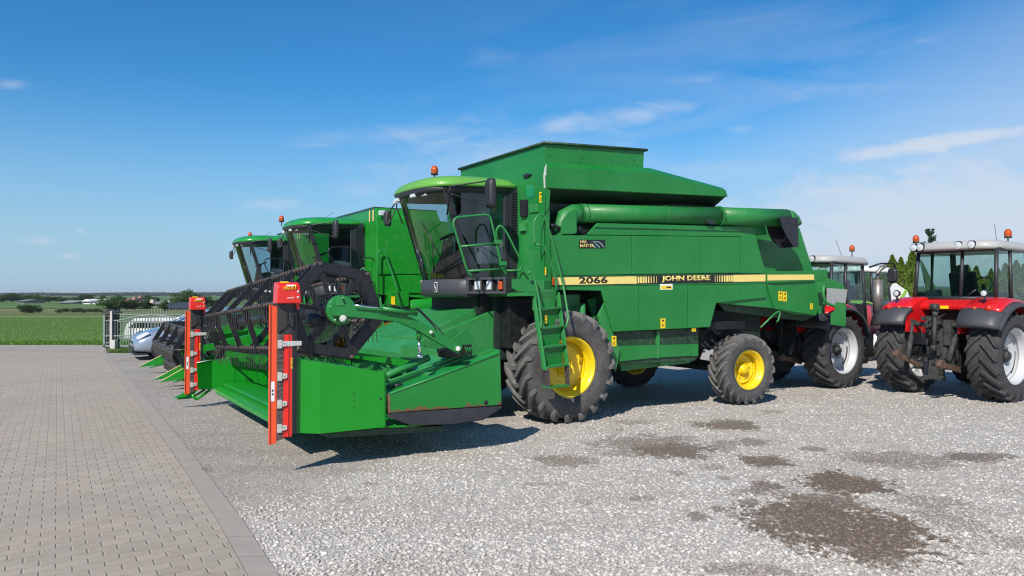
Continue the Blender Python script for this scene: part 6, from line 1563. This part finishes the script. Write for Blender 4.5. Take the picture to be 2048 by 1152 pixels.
# ================================================================== tractors
def tractor(root, F, hoodm, roofm, rimm, accent=None, full=True, seed=0, exhaust=False):
    RW, WW, rr = .875, .58, .53
    # fenders: a red arch, black outer flare and black rear lip
    for sy in (-1, 1):
        def q_(r, y, a): return Vector((r * math.cos(a), sy * y, .92 + r * math.sin(a)))
        fd = MB(); rings = []
        for k in range(15):
            a = R(20 + k * (128 - 20) / 14); rad = 1.07
            rings.append([q_(rad - .03, .50, a), q_(rad + .01, .54, a), q_(rad + .01, .95, a), q_(rad - .02, 1.12, a), q_(rad - .07, 1.19, a), q_(rad - .09, 1.16, a), q_(rad - .06, .96, a), q_(rad - .06, .52, a)])
        fd.loft(rings, smooth=True); fd.build('fender', hoodm, root)
        iw = MB(); iw.prism([(1.05 * math.cos(R(a)), sy * .50, .92 + 1.05 * math.sin(R(a))) for a in range(20, 145, 8)] + [(-.80, sy * .50, 1.30), (.9, sy * .50, 1.20)], (0, sy * .03, 0)); iw.build('fender_side', hoodm, root)
        bf = MB(); rings = []
        for k in range(15):
            a = R(16 + k * (150 - 16) / 14); rad = 1.03
            rad = .985; rings.append([q_(rad - .02, 1.10, a), q_(rad + .005, 1.16, a), q_(rad - .005, 1.22, a), q_(rad - .03, 1.27, a), q_(rad - .09, 1.29, a), q_(rad - .09, 1.26, a), q_(rad - .04, 1.2, a), q_(rad - .05, 1.12, a)])
        bf.loft(rings); bf.build('fender_extension', GREYP, root)
        sk = MB(); rings = []
        for k in range(7):
            a = R(126 + k * (150 - 126) / 6); rad = 1.075 + .03 * math.sin(k / 6 * 3.1)
            rings.append([q_(rad - .07, .48 + .03 * k / 6, a), q_(rad, .50 + .03 * k / 6, a), q_(rad + .01, .84, a), q_(rad - .03, 1.06, a), q_(rad - .10, 1.27, a), q_(rad - .15, 1.25, a), q_(rad - .09, 1.02, a), q_(rad - .07, .84, a)])
        sk.loft(rings); sk.build('rear_skirt', GREYP, root)
        lm = MB(); lm.lathe([(.001, -.05), (.05, -.045), (.07, -.01), (.07, .02)], n=20, axis='X'); lm.build('tail_lamp', REDL, root, loc=(-.64, sy * .98, 1.80), rot=(0, R(38), 0))
        lm = MB(); lm.lathe([(.001, -.03), (.03, -.02), (.035, .02)], n=16, axis='X'); lm.build('indicator', AMBER, root, loc=(-.665, sy * .74, 1.79), rot=(0, R(38), 0))
        wk = MB(); wk.lathe([(.001, -.02), (.055, -.02), (.075, 0), (.06, .06), (.001, .07)], n=20, axis='X'); wk.tube([(0.02, 0, -.05), (.02, 0, -.14)], .02, 8); wo = wk.build('work_lamp', BLKP, root, loc=(-.55, sy * .86, 2.07)); MB().lathe([(.001, -.03), (.04, -.028), (.056, -.018)], n=20, axis='X').build('lens', LAMPG, wo)
    w1 = wheel(root, (0, -1.2 + WW / 2, RW), RW, WW, rr, 20, rimm, RUB_DARK, lead=-1, delta=.34, lugw=.055, lugh=.06, deep=.24, hubmat=DUSTG, seed=seed + 1)
    wheel(root, (0, 1.2 - WW / 2, RW), RW, WW, rr, 20, rimm, RUB_DARK, lead=-1, delta=.34, rot=(0, 0, 0), lugw=.055, lugh=.06, deep=.3, hubmat=DUSTG, seed=seed + 2)
    for sy in (-1, 1): wheel(root, (2.65, sy * .92, .66), .66, .44, .38, 18, rimm, RUB_DARK, lead=-1, delta=.36, rot=(0, 0, 0 if sy < 0 else R(180)), lugw=.045, lugh=.04, deep=.14, seed=seed + 3)
    ax = MB(); ax.tube([(0, -1.0, RW), (0, 1.0, RW)], .13, 16); ax.bb((-.35, -.32, .55), (2.6, .32, 1.15)); ax.tube([(2.65, -.8, .66), (2.65, .8, .66)], .09, 12); ax.bb((.2, -.55, .9), (1.6, .55, 1.35)); ax.bb((.3, -.95, .5), (1.3, -.45, .95)); ax.build('chassis', GREASE, root, bevel=.02)
    # cab
    x0, x1, hw = .05, 1.62, .80; zb, zt3 = 1.55, 2.95
    cb = MB()
    P_ = {'rl': [(x0 - .02, hw, 1.95), (x0 + .08, hw - .03, zt3)], 'rr': [(x0 - .02, -hw, 1.95), (x0 + .08, -hw + .03, zt3)], 'fl': [(x1, hw - .08, 1.3), (x1 - .18, hw - .08, zt3)], 'fr': [(x1, -hw + .08, 1.3), (x1 - .18, -hw + .08, zt3)]}
    for k, (a, b) in P_.items(): cb.tube([a, b], .04, 8)
    cb.tube([(x0 - .02, -.14, 1.97), (x0 + .06, -.14, zt3)], .035, 8)
    cb.tube([(x0 - .02, hw, 1.97), (x0 - .02, -hw, 1.97)], .045, 8); cb.tube([(x0 + .08, hw, zt3), (x0 + .08, -hw, zt3)], .04, 8)
    for sy in (-1, 1):
        cb.tube([(x0, sy * hw, 1.97), (.55, sy * hw, 1.9), (.9, sy * hw, 1.35), (x1, sy * (hw - .05), 1.3)], .035, 8); cb.tube([(x0 + .6, sy * hw, 1.9), (x0 + .62, sy * (hw - .03), zt3)], .035, 8); cb.tube([(x0 + .1, sy * hw, zt3), (x1 - .18, sy * (hw - .06), zt3)], .035, 8)
    cb.tube([(x1, -hw, 1.3), (x1, hw, 1.3)], .04, 8); cb.tube([(x0 + .02, -.2, 1.98), (x0 + .02, -.42, 2.15)], .02, 6)
    cab = cb.build('cab', BLKP, root)
    MB().hull([(x0, -.5, 1.30), (x0, .5, 1.30), (x0, -.5, 1.74), (x0, .5, 1.74), (.9, -.5, 1.3), (.9, .5, 1.3), (.5, -.5, 1.8), (.5, .5, 1.8)]).build('cab_wall', GREASE, cab, bevel=.02)
    MB().hull([(x0 - .05, -.78, 1.95), (x0 - .05, .78, 1.95), (x0 - .32, -.6, 1.84), (x0 - .32, .6, 1.84), (x0 - .30, -.6, 1.74), (x0 - .30, .6, 1.74), (x0, -.6, 1.72), (x0, .6, 1.72), (.5, -.78, 1.9), (.5, .78, 1.9), (.5, -.7, 1.75), (.5, .7, 1.75)]).build('rear_panel', hoodm, root, bevel=.03)
    def g4(a, b, c, d, nm): MB().add([a, b, c, d], [(0, 1, 2, 3)]).build(nm, GLASS, cab)
    g4((x0, -hw, 1.98), (x0, hw, 1.98), (x0 + .08, hw, zt3), (x0 + .08, -hw, zt3), 'rear_window')
    for sy in (-1, 1): MB().add([(x0, sy * hw, 1.98), (.55, sy * hw, 1.92), (.9, sy * hw, 1.36), (x1, sy * (hw - .05), 1.3), (x1 - .17, sy * (hw - .06), zt3), (x0 + .08, sy * (hw - .01), zt3)], [(0, 1, 2, 3, 4, 5)]).build('side_window', GLASS, cab)
    g4((x1, -hw + .08, 1.35), (x1, hw - .08, 1.35), (x1 - .17, hw - .08, zt3), (x1 - .17, -hw + .08, zt3), 'windscreen')
    rf = MB(); rings = []
    for z_, ins in ((2.93, .05), (2.93, 0), (2.98, -.02), (3.06, .01), (3.11, .08), (3.13, .3)): 
        rings.append([Vector((p.x, p.y, z_ - .02 * (p.x - .7))) for p in oval(0, x0 - .12, x1 + .12, -hw - .03, hw + .03, ins, p=.35, bulge=.06)])
    rf.loft(rings); ro = rf.build('roof', roofm, cab)
    for y in (-.42, -.17, .60, .74):
        wk = MB(); wk.lathe([(.001, -.03), (.075, -.03), (.088, -.01), (.088, .05)], n=22, axis='X'); wo = wk.build('work_lamp', BLKP, cab, loc=(x0 - .15, y, 3.03)); MB().lathe([(.001, -.04), (.055, -.038), (.07, -.03)], n=22, axis='X').build('lens', LAMPG, wo)
    st = MB(); st.bb((.42, -.28, 1.75), (.85, .28, 1.92)); st.prism([(.42, -.27, 1.85), (.34, -.24, 2.5), (.46, -.24, 2.52), (.56, -.27, 1.9)], (0, .52, 0)); st.bb((.34, -.12, 2.5), (.42, .12, 2.66)); st.build('driver_seat', plain('black_seat_fabric', (.025, .025, .03), .9), cab, bevel=.04)
    sw = MB(); c = Vector((1.2, 0, 2.25)); sw.tube([c + Vector((.08 * math.sin(a), .19 * math.cos(a), .17 * math.sin(a))) for a in [2 * math.pi * k / 20 for k in range(20)]], .014, 6, closed=True); sw.tube([c, (1.4, 0, 1.9)], .03, 8); sw.build('steering_wheel', BLKP, cab)
    cons = MB(); cons.bb((.3, -.72, 1.9), (.95, -.4, 2.1)); cons.bb((.1, .35, 1.95), (.28, .62, 2.15)); cons.bb((1.35, -.35, 1.3), (1.55, .35, 2.1)); cons.build('console', plain('beige_console', (.22, .22, .18), .7), cab, bevel=.03)
    # bonnet
    hd = MB(); rings = []
    for x, w, zt4 in ((1.62, .42, 1.98), (2.2, .41, 1.95), (2.9, .38, 1.86), (3.35, .33, 1.72), (3.5, .26, 1.5)):
        rings.append([Vector((x, -w, 1.15)), Vector((x, -w, zt4 - .2)), Vector((x, -w * .8, zt4 - .03)), Vector((x, -w * .3, zt4)), Vector((x, w * .3, zt4)), Vector((x, w * .8, zt4 - .03)), Vector((x, w, zt4 - .2)), Vector((x, w, 1.15))])
    hd.loft(rings); hd.build('bonnet', accent or hoodm, root)
    if exhaust:
        e = MB(); e.tube([(1.95, -.82, 1.7), (1.95, -.82, 2.55)], .115, 18); e.tube([(1.95, -.82, 2.5), (1.95, -.82, 2.74), (2.02, -.86, 2.83), (2.12, -.92, 2.90)], .05, 14); e.build('exhaust_stack', plain('brushed_exhaust_guard', (.28, .26, .24), .45, .6, .3, 20), root)
    # linkage
    lk = MB()
    lk.hull([(-.35, -.22, .55), (-.35, .22, .55), (-.35, -.2, 1.5), (-.35, .2, 1.5), (-.62, -.16, .6), (-.62, .16, .6), (-.5, -.16, 1.4), (-.5, .16, 1.4)]); lk.bb((-.6, -.26, 1.05), (-.4, -.12, 1.55)); lk.bb((-.58, .0, 1.30), (-.4, .24, 1.62)); lk.tube([(-.5, -.55, 1.45), (-.5, .55, 1.45)], .05, 12)
    rr_ = random.Random(seed)
    for k in range(14): 
        y, z_ = rr_.uniform(-.28, .28), rr_.uniform(.6, 1.6); s = rr_.uniform(.03, .07); lk.box((-.60 - rr_.random() * .06, y, z_), (.09, s, s * 1.4))
    for k in range(5): z_ = 1.2 + k * .08; lk.tube([(-.62, -.06 + k * .05, z_), (-.7, -.06 + k * .05, z_)], .022, 8)
    lo = lk.build('hitch_block', DUSTG, root, bevel=.006)
    ra = MB(); ra.bb((-.75, -.10, .38), (-.5, .10, .62)); ra.bb((-.72, -.22, .35), (-.68, .22, .45)); ra.build('drawbar', DUSTG, root, bevel=.006)
    rust = plain('rusty_hitch_steel', (.14, .085, .06), .7, .3, .5, 15, .3)
    for sy in (-1, 1):
        a = MB(); a.prism([(-.45, sy * .34, .52), (-.45, sy * .34, .62), (-1.25, sy * .42, .92 if sy > 0 else .78), (-1.25, sy * .42, .82 if sy > 0 else .68)], (0, .04 * sy, 0)); a.tube([(-1.28, sy * .38, .87 if sy > 0 else .73), (-1.28, sy * .48, .87 if sy > 0 else .73)], .085, 16); a.build('lower_link', rust, root, bevel=.004)
        b = MB(); b.tube([(-.62, sy * .48, 1.50), (-.80, sy * .42, 1.15)], .032, 10); b.tube([(-.76, sy * .43, 1.22), (-.95, sy * .40, .78)], .05, 12); b.prism([(-.45, sy * .45, 1.42), (-.45, sy * .45, 1.5), (-.66, sy * .48, 1.56), (-.66, sy * .48, 1.48)], (0, .04, 0)); b.build('lift_rod', DUSTG, root)
        c = MB(); c.tube([(-.40, sy * .28, .75), (-.42, sy * .30, 1.45)], .035, 10); c.build('stay', GREYP, root)
    tl = MB(); tl.tube([(-.62, .02, 1.72), (-.70, .0, 1.35), (-.76, -.03, 1.05)], .038, 12); tl.tube([(-.60, .03, 1.74), (-.64, .02, 1.60)], .055, 12); tl.tube([(-.78, -.08, 1.0), (-.78, .02, 1.0)], .06, 12); tl.tube([(-.65, -.05, 1.80), (-.65, .09, 1.80)], .07, 14); tl.build('top_link', DUSTG, root)
    for k, (y, z_) in enumerate(((.06, 1.7), (-.05, 1.66), (.2, 1.6))): MB().tube([(-.4, y, z_), (-.55, y + .05, z_ - .08), (-.62, y + .12, z_ - .3), (-.6, y + .05, z_ - .5)], .012, 6, .1).build('hydraulic_hose', BLKP, root)
    MB().bb((x0 - .345, -.06, 1.765), (x0 - .322, .12, 1.825)).build('warning_sticker', DECYB, root)
    return cab
F4 = Frame(8.93, 15.6, R(33))
t1 = thing('tractor', 'red tractor seen whole from behind at the right edge, its lift linkage empty', 'tractor', (F4.X, F4.Y, 0), F4.ang, 'red tractors')
tractor(t1, F4, REDTR, ROOFW, SILV, seed=10)
beacon(t1, F4.pv(1832, 486, .76), 1.0, .14); beacon(t1, F4.pv(2016, 476, -.62), 1.1, .16)
MB().tube([F4.pv(1994, 486, -.4), F4.pv(1989, 448, -.4)], .005, 5).build('antenna', BLK, t1)
F5 = Frame(6.63, 17.75, R(34))
t2 = thing('tractor', 'red tractor with an upright exhaust, half hidden by the nearest green combine', 'tractor', (F5.X, F5.Y, 0), F5.ang, 'red tractors')
tractor(t2, F5, REDTR, ROOFW, SILV, seed=30, exhaust=True)
t2.scale = (.96, .96, .94); sc5 = lambda p: Vector((p.x / .96, p.y / .96, p.z / .94))
beacon(t2, sc5(F5.pv(1704, 503, -.3)), 1.0, .16); MB().tube([sc5(F5.pv(1684, 512, 0)), sc5(F5.pv(1671, 480, 0))], .005, 5).build('antenna', BLK, t2)
ma = MB(); ma.tube([sc5(F5.pv(1738, 535, -.8)), sc5(F5.pv(1760, 527, -1.0)), sc5(F5.pv(1789, 527, -1.15)), sc5(F5.pv(1791, 540, -1.15))], .022, 8, .05); ma.build('mirror_arm', BLK, t2)
mm = MB(); mm.loft([oval_ring(sc5(F5.pv(1785, 551, -1.15)), .11, .06, .2, k) for k in (-1, -.8, .3, 1)]); mm.build('mirror', BLKP, t2)
# white and green machine behind
F6 = Frame(10.45, 24.6, R(20))
greenw = paint('lime_green_paint', (.22, .42, .04), .35)
t3 = thing('tractor', 'white and lime green tractor mostly hidden behind the upright exhaust', 'tractor', (F6.X, F6.Y, 0), F6.ang)
tractor(t3, F6, greenw, WHITEP, WHITEP, accent=WHITEP, seed=50)
t3.scale = (.92, .92, .94)
MB().hull([F6.pv(x, y, v) / .93 for v in (-.3, .6) for x, y in ((1776, 604), (1782, 572), (1792, 567), (1817, 584), (1824, 604))]).build('bonnet_cover', WHITEP, t3, bevel=.04)
MB().hull([F6.pv(x, y, v) / .93 for v in (-.33, .3) for x, y in ((1800, 598), (1812, 580), (1817, 581), (1808, 600))]).build('lime_panel', greenw, t3, bevel=.02)

# ------------------------------------------------------------------ hedge of conifers
def thuja_mesh(seed):
    g = np.random.default_rng(seed); n = 14000; z = g.random(n) ** .85; r_ = (1 - z) ** .78 * (.55 + .45 * np.minimum(z * 8, 1)) * .25 * (1 + .25 * np.sin(z * 23 + seed)) ; a = g.random(n) * 6.283
    lob = 1 + .22 * np.sin(a * 5 + z * 9 + seed) + .12 * np.sin(a * 9 - z * 17)
    rr2 = r_ * lob * (.62 + .38 * g.random(n) ** .4)
    P_ = np.stack([rr2 * np.cos(a), rr2 * np.sin(a), z * .98 + .02], 1); return quads_mesh('crown', P_, .024 * (.6 + g.random(n)), LEAF_T, up=1.0, aspect=1.5, seed=seed)
TH_ = [thuja_mesh(k) for k in (1, 2, 3)]; TT = trunk_mesh(1, .02, 3, .9)
k = 0; x = 15.2
rn = random.Random(12)
while x < 32:
    Y = 37.5 + (x - 16) * .18; h_ = 3.75 + rn.uniform(-.45, .45)
    vis = (x / Y * FPX + 1024)
    where = 'left of the right red tractor' if vis < 1840 else 'behind the right red tractor'
    tree(TH_[k % 3], TT, (x, Y + rn.uniform(-.2, .2), 0), rn.uniform(0, 6), (h_ * rn.uniform(.95, 1.25), h_ * rn.uniform(.95, 1.25), h_), 'conical yellow green conifer of the hedge ' + where, 'conifer', 'conifer hedge left of the right tractor' if vis < 1840 else 'conifer hedge behind the right tractor', 'conifer_tree')
    x += .56 + rn.uniform(-.08, .12); k += 1
g = np.random.default_rng(77); pts = []
for z in np.linspace(.15, .97, 13):
    L_ = .26 * (1 - z) + .03
    for j in range(7):
        a = g.random() * 6.283; m_ = 34
        tt = g.random(m_); pts.append(np.stack([np.cos(a) * L_ * tt + g.normal(0, .008, m_), np.sin(a) * L_ * tt + g.normal(0, .008, m_), z + .06 * tt ** 2 + g.normal(0, .006, m_)], 1))
pts.append(np.stack([g.normal(0, .006, 60), g.normal(0, .006, 60), g.uniform(.85, 1.0, 60)], 1))
pts = np.concatenate(pts); SPR = quads_mesh('crown', pts, np.full(len(pts), .022), leaf_material('spruce_needles', (.035, .075, .035)), seed=4)
tree(SPR, TT, GP(1860, 44, 0), 0, (5.65, 5.65, 5.62), 'tall thin spruce whose tip rises above the right red tractor roof', 'spruce', None, 'spruce_tree')

# ------------------------------------------------------------------ the air
hm = bpy.data.materials.new('haze_air'); hm.use_nodes = True; ht = hm.node_tree; ht.nodes.clear()
ho = ht.nodes.new('ShaderNodeOutputMaterial'); pv_ = ht.nodes.new('ShaderNodeVolumePrincipled'); pv_.inputs['Color'].default_value = (.93, .96, 1.0, 1); pv_.inputs['Density'].default_value = .00024; pv_.inputs['Anisotropy'].default_value = .2
ht.links.new(pv_.outputs[0], ho.inputs['Volume'])
hzb = MB().bb((-3500, -60, -1.6), (3200, 2600, 16)).build('haze', hm); hzb['kind'] = 'stuff'; hzb['label'] = 'thin summer haze over the fields'
